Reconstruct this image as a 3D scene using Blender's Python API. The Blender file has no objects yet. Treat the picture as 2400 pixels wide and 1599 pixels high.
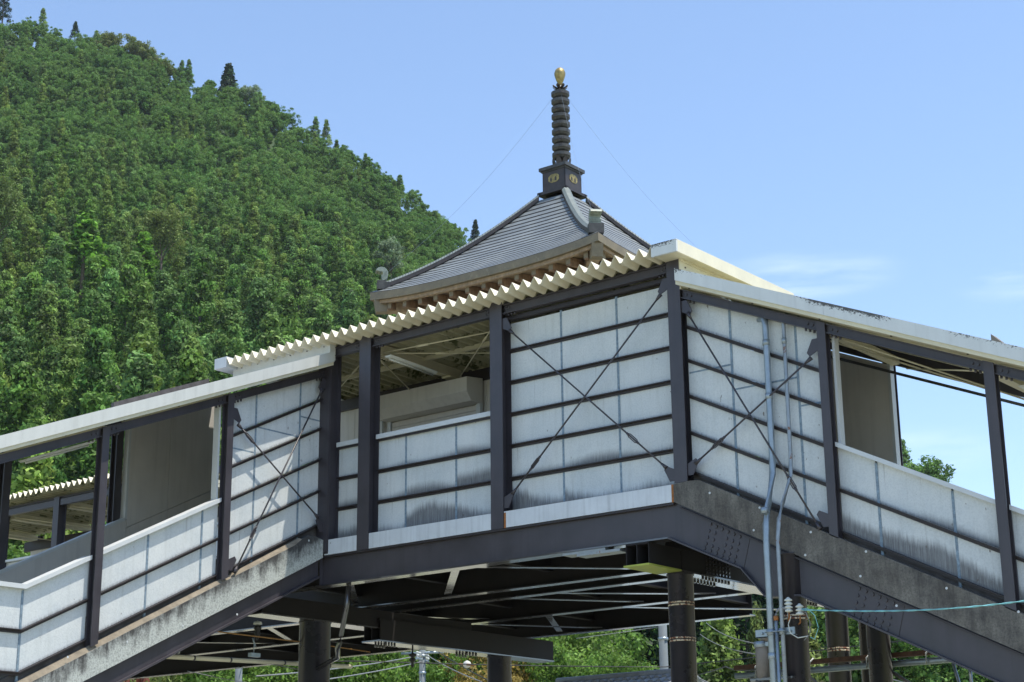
import bpy, bmesh, math, random
from mathutils import Vector, Matrix
random.seed(7)
R = math.radians
SC = bpy.context.scene
COL = SC.collection

# ---------------------------------------------------------------- camera
cam_d = bpy.data.cameras.new('camera'); cam = bpy.data.objects.new('camera', cam_d); COL.objects.link(cam)
cam_d.sensor_width = 36.0; cam_d.lens = 59.92; cam_d.clip_start = 0.1; cam_d.clip_end = 6000
cam.matrix_world = Matrix(((0.77963444, 0.18455969, 0.59842114, 10.1462865),
                           (0.62614841, -0.21385656, -0.74980234, -15.54334355),
                           (-0.010407, 0.95927217, -0.28229169, 1.62789727),
                           (0, 0, 0, 1)))
SC.camera = cam
CAM = Vector((10.146, -15.543, 1.628))

# ---------------------------------------------------------------- light
SUN = Vector((1.0, 0.42, 3.3)).normalized()
w = bpy.data.worlds.new('World'); SC.world = w; w.use_nodes = True
nt = w.node_tree; nt.nodes.clear()
sky = nt.nodes.new('ShaderNodeTexSky'); sky.sky_type = 'NISHITA'; sky.sun_disc = False
sky.sun_elevation = math.asin(SUN.z); sky.sun_rotation = math.atan2(SUN.x, SUN.y)
sky.air_density = 1.0; sky.dust_density = 0.35; sky.ozone_density = 1.6; sky.altitude = 300
bg = nt.nodes.new('ShaderNodeBackground'); bg.inputs[1].default_value = 0.136
out = nt.nodes.new('ShaderNodeOutputWorld')
# a few thin wisps of cirrus low over the valley, part of the sky itself
L = nt.links
tc = nt.nodes.new('ShaderNodeTexCoord'); mp = nt.nodes.new('ShaderNodeMapping'); mp.inputs['Scale'].default_value = (9, 9, 60)
no = nt.nodes.new('ShaderNodeTexNoise'); no.inputs['Scale'].default_value = 1.3; no.inputs['Detail'].default_value = 5; no.inputs['Roughness'].default_value = .55
L.new(tc.outputs['Generated'], mp.inputs[0]); L.new(mp.outputs[0], no.inputs[0])
rp = nt.nodes.new('ShaderNodeMapRange'); rp.inputs[1].default_value = .42; rp.inputs[2].default_value = .74; L.new(no.outputs[0], rp.inputs[0])
def wisp(d, su, sz, amp):
    d = Vector(d).normalized(); side = d.cross(Vector((0, 0, 1))).normalized(); up = side.cross(d)
    def dot(v, k):
        a = nt.nodes.new('ShaderNodeVectorMath'); a.operation = 'DOT_PRODUCT'; a.inputs[1].default_value = v; L.new(tc.outputs['Generated'], a.inputs[0])
        b = nt.nodes.new('ShaderNodeMath'); b.operation = 'MULTIPLY'; b.inputs[1].default_value = k; L.new(a.outputs['Value'], b.inputs[0])
        c = nt.nodes.new('ShaderNodeMath'); c.operation = 'POWER'; c.inputs[1].default_value = 2; q = nt.nodes.new('ShaderNodeMath'); q.operation = 'ABSOLUTE'
        L.new(b.outputs[0], q.inputs[0]); L.new(q.outputs[0], c.inputs[0]); return c.outputs[0]
    t = nt.nodes.new('ShaderNodeMath'); t.operation = 'ADD'; L.new(dot(side, 1 / su), t.inputs[0]); L.new(dot(up, 1 / sz), t.inputs[1])
    r = nt.nodes.new('ShaderNodeMapRange'); r.interpolation_type = 'SMOOTHSTEP'; r.inputs[1].default_value = 0; r.inputs[2].default_value = 1; r.inputs[3].default_value = amp; r.inputs[4].default_value = 0
    L.new(t.outputs[0], r.inputs[0]); f = nt.nodes.new('ShaderNodeMath'); f.operation = 'GREATER_THAN'; f.inputs[1].default_value = 0; L.new(dotp(d), f.inputs[0])
    m = nt.nodes.new('ShaderNodeMath'); m.operation = 'MULTIPLY'; L.new(r.outputs[0], m.inputs[0]); L.new(f.outputs[0], m.inputs[1]); return m.outputs[0]
def dotp(v):
    a = nt.nodes.new('ShaderNodeVectorMath'); a.operation = 'DOT_PRODUCT'; a.inputs[1].default_value = v; L.new(tc.outputs['Generated'], a.inputs[0]); return a.outputs['Value']
tot = None
def dirv(az, el): return (math.cos(R(az)) * math.cos(R(el)), math.sin(R(az)) * math.cos(R(el)), math.sin(R(el)))
for (az, el, su, sz, amp) in ((118.6, 18.2, .07, .017, .42), (111.2, 17.6, .045, .016, .35), (115.0, 12.2, .06, .018, .3), (95, 22, .12, .02, .6), (160, 30, .15, .02, .5), (250, 20, .2, .03, .6), (330, 28, .18, .025, .5), (40, 18, .2, .03, .5)):
    v = wisp(dirv(az, el), su, sz, amp)
    if tot is None: tot = v
    else:
        a = nt.nodes.new('ShaderNodeMath'); a.operation = 'ADD'; L.new(tot, a.inputs[0]); L.new(v, a.inputs[1]); tot = a.outputs[0]
fm = nt.nodes.new('ShaderNodeMath'); fm.operation = 'MULTIPLY'; L.new(tot, fm.inputs[0]); L.new(rp.outputs[0], fm.inputs[1])
mx = nt.nodes.new('ShaderNodeMix'); mx.data_type = 'RGBA'; mx.inputs[7].default_value = (4.6, 5.3, 6.3, 1)
L.new(fm.outputs[0], mx.inputs[0]); L.new(sky.outputs[0], mx.inputs[6]); L.new(mx.outputs[2], bg.inputs[0]); L.new(bg.outputs[0], out.inputs[0])
sun_d = bpy.data.lights.new('sun', 'SUN'); sun_d.energy = 3.3; sun_d.angle = R(0.5); sun_d.color = (1.0, 0.93, 0.81)
sun = bpy.data.objects.new('sun', sun_d); COL.objects.link(sun); sun.rotation_euler = SUN.to_track_quat('Z', 'Y').to_euler()
SC.view_settings.view_transform = 'Standard'; SC.view_settings.look = 'None'; SC.view_settings.gamma = 1.0
SC.view_settings.use_curve_mapping = False; SC.view_settings.exposure = 0.85
SC.render.engine = 'CYCLES'

# ---------------------------------------------------------------- material helpers
class NT:
    def __init__(s, name):
        s.m = bpy.data.materials.new(name); s.m.use_nodes = True; s.t = s.m.node_tree; s.n = s.t.nodes; s.l = s.t.links
        s.b = s.n['Principled BSDF']
    def link(s, a, b): s.l.new(a, b)
    def node(s, typ, **k):
        x = s.n.new(typ)
        for a, v in k.items(): setattr(x, a, v)
        return x
    def val(s, x):
        return x
    def math(s, op, a, b=None, c=None, clamp=False):
        x = s.n.new('ShaderNodeMath'); x.operation = op; x.use_clamp = clamp
        for i, v in enumerate((a, b, c)):
            if v is None: continue
            if isinstance(v, (int, float)): x.inputs[i].default_value = v
            else: s.link(v, x.inputs[i])
        return x.outputs[0]
    def pos(s, scale=(1, 1, 1)):
        g = s.n.new('ShaderNodeNewGeometry'); m = s.n.new('ShaderNodeMapping'); m.inputs['Scale'].default_value = scale
        s.link(g.outputs['Position'], m.inputs[0]); return m.outputs[0]
    def attr(s, name):
        a = s.n.new('ShaderNodeAttribute'); a.attribute_name = name; return a
    def noise(s, vec, scale, detail=3, rough=.5):
        x = s.n.new('ShaderNodeTexNoise'); x.inputs['Scale'].default_value = scale; x.inputs['Detail'].default_value = detail
        x.inputs['Roughness'].default_value = rough
        s.link(vec, x.inputs['Vector']); return x.outputs['Fac']
    def remap(s, v, a, b, c=0., d=1., smooth=False):
        x = s.n.new('ShaderNodeMapRange'); x.inputs[1].default_value = a; x.inputs[2].default_value = b
        x.inputs[3].default_value = c; x.inputs[4].default_value = d
        if smooth: x.interpolation_type = 'SMOOTHSTEP'
        s.link(v, x.inputs[0]); return x.outputs[0]
    def mix(s, f, a, b):
        x = s.n.new('ShaderNodeMix'); x.data_type = 'RGBA'
        if isinstance(f, (int, float)): x.inputs[0].default_value = f
        else: s.link(f, x.inputs[0])
        for i, v in ((6, a), (7, b)):
            if isinstance(v, tuple): x.inputs[i].default_value = (*v, 1)
            else: s.link(v, x.inputs[i])
        return x.outputs[2]
    def comb(s, x, y, z=0.):
        c = s.n.new('ShaderNodeCombineXYZ')
        for i, v in enumerate((x, y, z)):
            if isinstance(v, (int, float)): c.inputs[i].default_value = v
            else: s.link(v, c.inputs[i])
        return c.outputs[0]
    def bump(s, h, dist, strength=.5):
        x = s.n.new('ShaderNodeBump'); x.inputs['Distance'].default_value = dist; x.inputs['Strength'].default_value = strength
        s.link(h, x.inputs['Height']); s.link(x.outputs[0], s.b.inputs['Normal'])
    def fin(s, col=None, rough=None, metal=None):
        if col is not None:
            if isinstance(col, tuple): s.b.inputs['Base Color'].default_value = (*col, 1)
            else: s.link(col, s.b.inputs['Base Color'])
        if rough is not None:
            if isinstance(rough, (int, float)): s.b.inputs['Roughness'].default_value = rough
            else: s.link(rough, s.b.inputs['Roughness'])
        if metal: s.b.inputs['Metallic'].default_value = metal
        return s.m

def paint(name, col, rough=.5, var=.18, scale=3., speck=None, metal=None, streak=.0, bump=0):
    n = NT(name)
    a = n.noise(n.pos(), scale, 5, .6)
    c2 = tuple(c * (1 - var) for c in col); c1 = tuple(min(1, c * (1 + var)) for c in col)
    c = n.mix(n.remap(a, .3, .7), c2, c1)
    if streak:
        s_ = n.noise(n.pos((14, 14, .7)), 1., 4, .6)
        c = n.mix(n.remap(s_, .5, .75, 0, streak), c, tuple(x * .45 for x in col))
    if speck:
        k = n.noise(n.pos(), speck[1], 4, .7)
        c = n.mix(n.remap(k, speck[2], speck[2] + .06), c, speck[0])
    if bump: n.bump(n.noise(n.pos(), 40, 4), bump)
    r = n.remap(a, .3, .7, max(.02, rough - .06), min(1, rough + .08))
    return n.fin(c, r, metal)

def panel_mat():
    n = NT('wall_panel')
    at = n.attr('pv'); sp = n.node('ShaderNodeSeparateXYZ'); n.link(at.outputs['Vector'], sp.inputs[0])
    u, h, d = sp.outputs
    fine = n.noise(n.pos(), 55, 3, .7); mott = n.noise(n.pos(), 2.2, 4, .55)
    strk = n.noise(n.comb(n.math('MULTIPLY', u, 16.), n.math('MULTIPLY', h, 1.1)), 1., 3, .6)
    base = n.mix(n.remap(mott, .3, .7), (.53, .58, .60), (.65, .68, .68))
    base = n.mix(n.remap(fine, .42, .62, 0, .18), base, (.76, .78, .76))
    base = n.mix(n.remap(fine, .52, .34, 0, .18), base, (.34, .36, .36))
    base = n.mix(n.remap(strk, .52, .78, 0, .28), base, (.36, .38, .36))
    lowf = n.noise(n.comb(n.math('MULTIPLY', u, .75), 3.3), 1., 2, .5)
    hi = n.noise(n.comb(n.math('MULTIPLY', u, 38.), n.math('MULTIPLY', h, 1.5)), 1., 3, .7)
    edge = n.math('MULTIPLY', d, n.remap(lowf, .34, .66, .25, 1.1))
    edge = n.math('ADD', edge, n.math('MULTIPLY', n.math('SUBTRACT', hi, .5), n.math('MULTIPLY', d, .6)))
    f = n.remap(n.math('SUBTRACT', edge, h), -.02, .12, 0, .86, True)
    f = n.math('MULTIPLY', f, n.remap(n.noise(n.comb(n.math('MULTIPLY', u, 70.), n.math('MULTIPLY', h, 2.2)), 1., 4, .75), .30, .60, .68, 1.))
    f = n.math('MULTIPLY', f, n.remap(d, 0, .02))
    col = n.mix(f, base, n.mix(n.remap(hi, .35, .65), (.035, .033, .036), (.10, .10, .105)))
    thin = n.math('MULTIPLY', n.remap(h, .035, .0), n.remap(hi, .3, .6))
    col = n.mix(n.math('MULTIPLY', thin, .7), col, (.08, .08, .085))
    dr = n.noise(n.comb(n.math('MULTIPLY', u, 26.), n.math('MULTIPLY', h, .55)), 1., 2, .5)
    col = n.mix(n.math('MULTIPLY', n.remap(dr, .66, .74), .32), col, (.16, .155, .14))
    spots = n.noise(n.pos((1, 1, .45)), 23, 2, .5)
    col = n.mix(n.remap(spots, .735, .76, 0, .8), col, (.12, .10, .085))
    n.bump(fine, .004, .5)
    return n.fin(col, .85)

def concrete(name, dark, light, lo=.35, hi_=.65, tint=None, topdark=False):
    n = NT(name)
    at = n.attr('pv'); sp = n.node('ShaderNodeSeparateXYZ'); n.link(at.outputs['Vector'], sp.inputs[0])
    u, h, d = sp.outputs
    a = n.noise(n.pos(), 3.5, 6, .65); s_ = n.noise(n.comb(n.math('MULTIPLY', u, 7.), n.math('MULTIPLY', h, 1.6)), 1., 6, .72)
    g = n.noise(n.pos(), 45, 5, .75)
    f = n.math('ADD', n.math('MULTIPLY', a, .45), n.math('MULTIPLY', s_, .55))
    if topdark:
        f = n.math('ADD', f, n.remap(h, 0, .36, .16, -.13))
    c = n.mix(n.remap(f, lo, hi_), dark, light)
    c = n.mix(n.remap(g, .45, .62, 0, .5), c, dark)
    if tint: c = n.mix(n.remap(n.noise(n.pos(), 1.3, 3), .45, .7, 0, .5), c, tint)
    n.bump(g, .01, .6)
    return n.fin(c, .92)

def fascia_mat(name, col, grime, amount):
    """white sheet metal; grime grows from its top edge (pv.z = distance from top)."""
    n = NT(name)
    at = n.attr('pv'); sp = n.node('ShaderNodeSeparateXYZ'); n.link(at.outputs['Vector'], sp.inputs[0])
    u, h, d = sp.outputs
    k = n.noise(n.pos((1, 1, 1.6)), 42, 4, .75); big = n.noise(n.comb(n.math('MULTIPLY', u, .9), 1.7), 1., 2)
    m = n.math('MULTIPLY', n.remap(d, 0, .10, 1, 0), n.remap(big, .40, .6, .1, 1.))
    th = n.math('SUBTRACT', .78, n.math('MULTIPLY', m, amount))
    f = n.remap(n.math('SUBTRACT', k, th), -.02, .02, 0, .9)
    a = n.noise(n.pos((4, 4, 1)), 2., 4)
    c = n.mix(n.remap(a, .3, .7), tuple(x * .9 for x in col), col)
    c = n.mix(n.math('MULTIPLY', n.remap(n.noise(n.pos((9, 9, .8)), 1.5, 3), .55, .75), .25), c, tuple(x * .6 for x in col))
    c = n.mix(f, c, grime)
    return n.fin(c, .55)

M = {}
M['panel'] = panel_mat()
M['steel'] = paint('dark_steel_paint', (.053, .048, .057), .38, .22, 2.2, streak=.35, speck=((.13, .075, .055), 30, .715))
M['steel_low'] = paint('dark_glossy_underside_paint', (.040, .037, .040), .3, .3, 5., streak=.2)
M['steel_low'].node_tree.nodes['Principled BSDF'].inputs['Coat Weight'].default_value = 1.0
M['steel_low'].node_tree.nodes['Principled BSDF'].inputs['Coat Roughness'].default_value = .08
M['steel_low'].node_tree.nodes['Principled BSDF'].inputs['Coat IOR'].default_value = 1.7
M['rail'] = paint('brown_black_rail_paint', (.030, .024, .026), .5, .25, 6.)
M['interior'] = paint('interior_wall_board', (.62, .60, .57), .7, .08, 1.5, streak=.2)
M['sealant'] = paint('blue_grey_joint_sealant', (.20, .27, .33), .7, .35, 30.)
M['curb'] = paint('white_painted_curb', (.62, .66, .70), .6, .10, 3., speck=((.12, .11, .10), 16, .70), streak=.35)
M['rust'] = paint('rust', (.30, .12, .035), .9, .4, 22.)
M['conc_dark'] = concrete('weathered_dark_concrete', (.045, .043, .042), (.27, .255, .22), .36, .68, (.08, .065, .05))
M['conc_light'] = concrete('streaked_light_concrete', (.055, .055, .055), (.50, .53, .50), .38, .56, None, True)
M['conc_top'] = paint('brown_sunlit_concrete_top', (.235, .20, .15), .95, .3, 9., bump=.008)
M['fascia'] = fascia_mat('white_fascia', (.60, .62, .59), (.04, .035, .03), .12)
M['fascia_dirty'] = fascia_mat('mouldy_white_fascia', (.70, .73, .72), (.035, .032, .028), .46)
M['cream'] = paint('cream_paint', (.64, .60, .44), .5, .10, 4., speck=((.22, .14, .07), 14, .74))
M['cream_roof'] = paint('cream_folded_roof', (.77, .72, .55), .42, .07, 5.)
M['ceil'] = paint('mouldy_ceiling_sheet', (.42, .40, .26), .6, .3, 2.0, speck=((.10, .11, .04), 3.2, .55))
M['cap'] = paint('white_sill_cap', (.58, .61, .62), .45, .06, 4.)
M['lamp'] = paint('white_lamp_body', (.72, .74, .70), .4, .05)
M['galv'] = paint('galvanised_steel', (.32, .38, .42), .38, .16, 9., metal=.55, streak=.2)
M['galv_rust'] = paint('rusty_galvanised_steel', (.30, .34, .37), .45, .2, 9., speck=((.22, .10, .05), 7, .60), metal=.4)
M['copper'] = paint('weathered_copper_sheet', (.195, .215, .22), .46, .2, 1.6, metal=.1, streak=.15)
M['copper_dark'] = paint('dark_copper_and_gap_shade', (.050, .040, .037), .45, .3, 7.)
M['patina'] = paint('green_patina_copper', (.060, .060, .056), .5, .4, 12., speck=((.05, .04, .04), 10, .55))
M['hipcap'] = paint('pale_copper_hip_cover', (.20, .235, .225), .5, .15, 6.)
M['scroll'] = paint('streaked_patina_scroll', (.26, .30, .25), .5, .3, 10., streak=.8)
M['gold'] = paint('gilded_metal', (.36, .28, .11), .48, .4, 12., metal=.6, streak=.6)
M['eaves'] = paint('olive_brown_eaves_board', (.21, .175, .115), .6, .18, 5., speck=((.28, .25, .17), 8, .62))
M['wood'] = paint('weathered_pale_timber', (.34, .25, .165), .85, .35, 9., streak=.55)
M['wood_dark'] = paint('brown_timber', (.22, .135, .08), .85, .4, 8., streak=.5)
M['under'] = paint('steelwork_shade_in_colour', (.018, .016, .017), .65, .3, 4.)  # darker steel copy; the shade under the deck is put into its colour
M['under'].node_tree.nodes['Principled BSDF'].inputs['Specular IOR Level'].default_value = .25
M['column'] = paint('column_paint', (.028, .026, .032), .28, .25, 3., speck=((.10, .045, .03), 9, .70), streak=.3)
M['gutter'] = paint('rusty_gutter', (.085, .045, .028), .9, .4, 20.)
M['ceramic'] = paint('white_glazed_porcelain', (.58, .60, .55), .12, .06)
M['black'] = paint('black_rubber', (.02, .02, .02), .5, .2)
M['cable_grey'] = paint('grey_cable', (.22, .23, .24), .5, .2)
M['cable_blue'] = paint('turquoise_cable', (.22, .52, .55), .4, .3, 9.)
M['rust_rope'] = paint('rusty_wire_rope', (.36, .19, .06), .8, .3, 20.)
M['pole'] = paint('concrete_pole', (.13, .155, .17), .8, .12, 3.)
M['tile'] = paint('grey_roof_tile', (.26, .27, .28), .5, .2, 6.)
M['plaster'] = paint('pale_blue_wall', (.55, .62, .66), .8, .08)
M['asbestos'] = paint('weathered_grey_pipe', (.19, .175, .16), .8, .3, 5., streak=.6)
M['glass'] = paint('frosted_glass', (.6, .65, .6), .1, .05)

# ---------------------------------------------------------------- mesh helpers
class MB:
    def __init__(s, F=None):
        s.F = F or (lambda u, w_, z: (u, w_, z)); s.v = []; s.a = []; s.f = []; s.sm = []; s.mi = []
    def vert(s, p, a=(0, 0, 0), raw=False):
        s.v.append(Vector(p) if raw else Vector(s.F(*p))); s.a.append(a); return len(s.v) - 1
    def face(s, ids, smooth=False, mi=0):
        s.f.append(ids); s.sm.append(smooth); s.mi.append(mi)
    def hexa(s, P, A=None, raw=False, mi=0):
        """P: bottom 0-3 (loop), top 4-7 (loop)"""
        i = [s.vert(p, A[k] if A else (0, 0, 0), raw) for k, p in enumerate(P)]
        for q in ((0, 1, 2, 3), (7, 6, 5, 4), (0, 4, 5, 1), (1, 5, 6, 2), (2, 6, 7, 3), (3, 7, 4, 0)):
            s.face([i[k] for k in q], mi=mi)
    def box(s, a, b, mi=0):
        (x0, y0, z0), (x1, y1, z1) = a, b
        s.hexa([(x0, y0, z0), (x1, y0, z0), (x1, y1, z0), (x0, y1, z0), (x0, y0, z1), (x1, y0, z1), (x1, y1, z1), (x0, y1, z1)], mi=mi)
    def bar(s, u0, u1, w0, w1, zb, zt, n=1, attr=None, mi=0):
        """bar along u between functions/values zb(u), zt(u)"""
        fb = zb if callable(zb) else (lambda u: zb); ft = zt if callable(zt) else (lambda u: zt)
        for k in range(n):
            a = u0 + (u1 - u0) * k / n; b = u0 + (u1 - u0) * (k + 1) / n
            P = [(a, w0, fb(a)), (b, w0, fb(b)), (b, w1, fb(b)), (a, w1, fb(a)), (a, w0, ft(a)), (b, w0, ft(b)), (b, w1, ft(b)), (a, w1, ft(a))]
            A = None
            if attr is not None:
                off, dirt = attr
                A = [(p[0] + off, p[2] - fb(p[0]), dirt if dirt is not None else ft(p[0]) - p[2]) for p in P]
            s.hexa(P, A, mi=mi)
    def prism(s, poly, w0, w1, attr=None, mi=0, smooth=False):
        n = len(poly)
        A = (lambda p: (p[0], 0, 0)) if attr is None else attr
        i0 = [s.vert((p[0], w0, p[1]), A(p)) for p in poly]; i1 = [s.vert((p[0], w1, p[1]), A(p)) for p in poly]
        s.face(i0[::-1], mi=mi); s.face(i1, mi=mi)
        for k in range(n):
            s.face([i0[k], i0[(k + 1) % n], i1[(k + 1) % n], i1[k]], smooth, mi)
    def prismu(s, poly, u0, u1, mi=0, smooth=False):
        n = len(poly)
        i0 = [s.vert((u0, p[0], p[1])) for p in poly]; i1 = [s.vert((u1, p[0], p[1])) for p in poly]
        s.face(i0[::-1], mi=mi); s.face(i1, mi=mi)
        for k in range(n):
            s.face([i0[k], i0[(k + 1) % n], i1[(k + 1) % n], i1[k]], smooth, mi)
    def tube(s, pts, r, n=8, mi=0, caps=True):
        pts = [Vector(s.F(*p)) for p in pts]; rings = []
        m = len(pts)
        for k, p in enumerate(pts):
            t = (pts[min(k + 1, m - 1)] - pts[max(k - 1, 0)]).normalized()
            up = Vector((0, 0, 1)) if abs(t.z) < .95 else Vector((1, 0, 0))
            x = t.cross(up).normalized(); y = t.cross(x).normalized()
            rr = r[k] if isinstance(r, (list, tuple)) else r
            rings.append([s.vert(p + (x * math.cos(2 * math.pi * j / n) + y * math.sin(2 * math.pi * j / n)) * rr, raw=True) for j in range(n)])
        for k in range(m - 1):
            for j in range(n):
                s.face([rings[k][j], rings[k][(j + 1) % n], rings[k + 1][(j + 1) % n], rings[k + 1][j]], n > 4, mi)
        if caps: s.face(rings[0][::-1], mi=mi); s.face(rings[-1], mi=mi)
    def lathe(s, c, prof, n=20, mi=0, smooth=True):
        """c: world-ish centre xy; prof: (r,z)"""
        rings = []
        for r, z in prof:
            rings.append([s.vert((c[0] + r * math.cos(2 * math.pi * j / n), c[1] + r * math.sin(2 * math.pi * j / n), z)) for j in range(n)])
        for k in range(len(rings) - 1):
            for j in range(n):
                s.face([rings[k][j], rings[k][(j + 1) % n], rings[k + 1][(j + 1) % n], rings[k + 1][j]], smooth, mi)
        s.face(rings[0][::-1], mi=mi); s.face(rings[-1], mi=mi)
    def mesh(s, name, mats, recalc=True, attr=False):
        me = bpy.data.meshes.new(name)
        me.from_pydata([tuple(p) for p in s.v], [], s.f)
        for m in (mats if isinstance(mats, (list, tuple)) else [mats]): me.materials.append(m)
        me.polygons.foreach_set('use_smooth', s.sm); me.polygons.foreach_set('material_index', s.mi)
        if attr or any(a != (0, 0, 0) for a in s.a):
            at = me.attributes.new('pv', 'FLOAT_VECTOR', 'POINT')
            at.data.foreach_set('vector', [c for a in s.a for c in a])
        if recalc:
            bm = bmesh.new(); bm.from_mesh(me); bmesh.ops.recalc_face_normals(bm, faces=bm.faces); bm.to_mesh(me); bm.free()
        me.update(); return me

def obj(name, mb, mats, parent=None, recalc=True, kind=None, label=None):
    me = mb.mesh(name, mats, recalc) if isinstance(mb, MB) else mb
    o = bpy.data.objects.new(name, me); COL.objects.link(o)
    if parent:
        o.parent = parent; o.matrix_parent_inverse = parent.matrix_world.inverted()
    if kind: o['kind'] = kind
    if label: o['label'] = label
    return o
def thing(name, label, cat, loc=(0, 0, 0), group=None):
    o = bpy.data.objects.new(name, None); COL.objects.link(o); o.location = loc; o.empty_display_size = .2
    o.matrix_world = Matrix.Translation(loc)
    o['label'] = label; o['category'] = cat
    if group: o['group'] = group
    return o
def tag(o, label, cat, group=None):
    o['label'] = label; o['category'] = cat
    if group: o['group'] = group
    return o
def struct(name, mb, m): 
    o = obj(name, mb, m); o['kind'] = 'structure'; return o

FX = lambda u, w_, z: (u, w_, z)              # corridor and right flight
FL = lambda u, w_, z: (-5.4 - w_, -u, z)      # left flight, turned 90 degrees

def bolts_at(mb, pts, axis_w=-1, r=.011, l=.012):
    """hexagon bolt heads on a face looking along -w"""
    for (u, w_, z) in pts:
        n = 6
        a = [mb.vert((u + r * math.cos(k * math.pi / 3), w_, z + r * math.sin(k * math.pi / 3))) for k in range(n)]
        b = [mb.vert((u + r * math.cos(k * math.pi / 3), w_ + axis_w * l, z + r * math.sin(k * math.pi / 3))) for k in range(n)]
        mb.face(b)
        for k in range(n): mb.face([a[k], a[(k + 1) % n], b[(k + 1) % n], b[k]])

def post(F, u0, u1, zb, zt, parent, depth=.19, w0=0.):
    mb = MB(F); um = (u0 + u1) / 2
    for a, b, c, d in ((u0, u1, w0, w0 + .012), (um - .005, um + .005, w0 + .012, w0 + depth - .012), (u0, u1, w0 + depth - .012, w0 + depth)):
        mb.bar(a, b, c, d, zb, zt)
    return obj('post', mb, M['steel'], parent)

def wall_bay(F, u0, u1, lines, joints, parent, dirt, top_gap=.0, ledge=True, seal_tail=.0, rnd=None, w=.18):
    """lines: list of functions, from top to bottom; panels lie between neighbours; a rail sits at every lower line."""
    cuts = [u0] + [j for j in joints if u0 < j < u1] + [u1]
    for k in range(len(lines) - 1):
        zt, zb = lines[k], lines[k + 1]
        last = k == len(lines) - 2
        for a, b in zip(cuts[:-1], cuts[1:]):
            g0 = .012 if a != u0 else 0; g1 = .012 if b != u1 else 0
            mb = MB(F); jig = random.uniform(-.003, .003)
            mb.bar(a + g0, b - g1, w + jig, w + .08, (lambda u, z=zb: z(u) + .004), (lambda u, z=zt, kk=k: z(u) - (.042 if kk > 0 or top_gap else 0)), 5,
                   (random.uniform(0, 50) if rnd is None else rnd, dirt[k] if k < len(dirt) else .0))
            obj('wall_panel', mb, M['panel'], parent)
        if ledge and not (last and ledge == 'inner'):
            mb = MB(F); f = zb
            mb.bar(u0, u1, w - .055, w + .005, (lambda u: f(u) - .010), (lambda u: f(u)))
            mb.bar(u0, u1, w - .018, w - .004, (lambda u: f(u) - .040), (lambda u: f(u) - .010))
            obj('wall_rail', mb, M['rail'], parent)
    for j in cuts[1:-1]:
        mb = MB(F); zt, zb = lines[0], lines[-1]
        z0 = zb(j) - seal_tail
        mb.box((j - .014, w - .006, z0), (j + .014, w + .03, zt(j) - .02))
        obj('joint_strip', mb, M['sealant'], parent)

def gusset(mb, u, z, du, dz, w=.022):
    """plate whose square end sits on the post and whose tip points to (du,dz)"""
    s = 1 if du > 0 else -1; t = 1 if dz > 0 else -1
    poly = [(u, z - t * .06), (u + s * .07, z - t * .06), (u + s * .14, z + t * .08), (u + s * .11, z + t * .12), (u, z + t * .07)]
    mb.prism(poly, w - .006, w + .006)

def brace(F, pa, pb, parent, turn=(.78,), w=.02):
    """tension rod from pa to pb (u,z) with a turnbuckle"""
    mb = MB(F); a = Vector((pa[0], w, pa[1])); b = Vector((pb[0], w, pb[1]))
    mb.tube([a, b], .0105, 6); obj('brace_rod', mb, M['steel'], parent)
    d = (b - a).normalized(); perp = Vector((-d.z, 0, d.x))
    mb = MB(F)
    for t in turn:
        c = a.lerp(b, t)
        for s in (-1, 1):
            mb.tube([c - d * .085 + perp * .006 * s, c - d * .06 + perp * .020 * s, c + d * .06 + perp * .020 * s, c + d * .085 + perp * .006 * s], .0065, 5)
        mb.tube([c - d * .105, c - d * .07], .015, 6); mb.tube([c + d * .07, c + d * .105], .015, 6)
    for e, s in ((a, 1), (b, -1)):
        mb.tube([e, e + d * s * .09], [.026, .012], 6)
    obj('turnbuckle', mb, M['steel'], parent)

# ================================================================ corridor of the footbridge
deck = thing('footbridge_corridor', 'level covered corridor of the footbridge with grey panel walls under a zigzag cream roof edge', 'footbridge', (-2.7, 1.0, 5.2))
CUR = 5.40
c = lambda v: (lambda u: v)
# posts of the front wall
for a, b, zb in ((-5.45, -5.33, 5.22), (-4.82, -4.62, 5.2), (-2.61, -2.42, 5.2), (.01, .18, 5.41)):
    post(FX, a, b, zb, 8.03, deck)
for a in (-7.55, -4.74, -2.6, -.05):
    post(FX, a, a + .17, 5.3, 7.95, deck, .18, 1.98)
# wall bays
lv = [7.81, 7.43, 7.03, 6.63, 6.235, 5.835, 5.41]
wall_bay(FX, -2.42, .01, [c(z) for z in lv], (-.825, -1.642), deck, (0, 0, .02, .04, .13, .32), top_gap=1)
wall_bay(FX, -4.62, -2.61, [c(6.665), c(6.235), c(5.835), c(5.41)], (-3.305, -4.144), deck, (.13, .19, .30))
wall_bay(FX, -5.33, -4.82, [c(6.665), c(6.235), c(5.835), c(5.41)], (-4.85,), deck, (.04, .10, .24))
mb = MB(); mb.box((-2.42, .11, 7.80), (.01, .20, 7.845)); mb.box((-2.42, .14, 7.845), (.01, .17, 7.86)); obj('wall_head_rail', mb, M['rail'], deck)
for a, b in ((-4.62, -2.61), (-5.33, -4.82)):
    mb = MB(); mb.box((a, .12, 6.665), (b, .30, 6.70)); mb.box((a, .12, 6.64), (b, .132, 6.665)); obj('sill_cap', mb, M['cap'], deck)
    mb = MB(); mb.box((a, .14, 6.615), (b, .172, 6.638)); obj('wall_rail', mb, M['rail'], deck)
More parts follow.
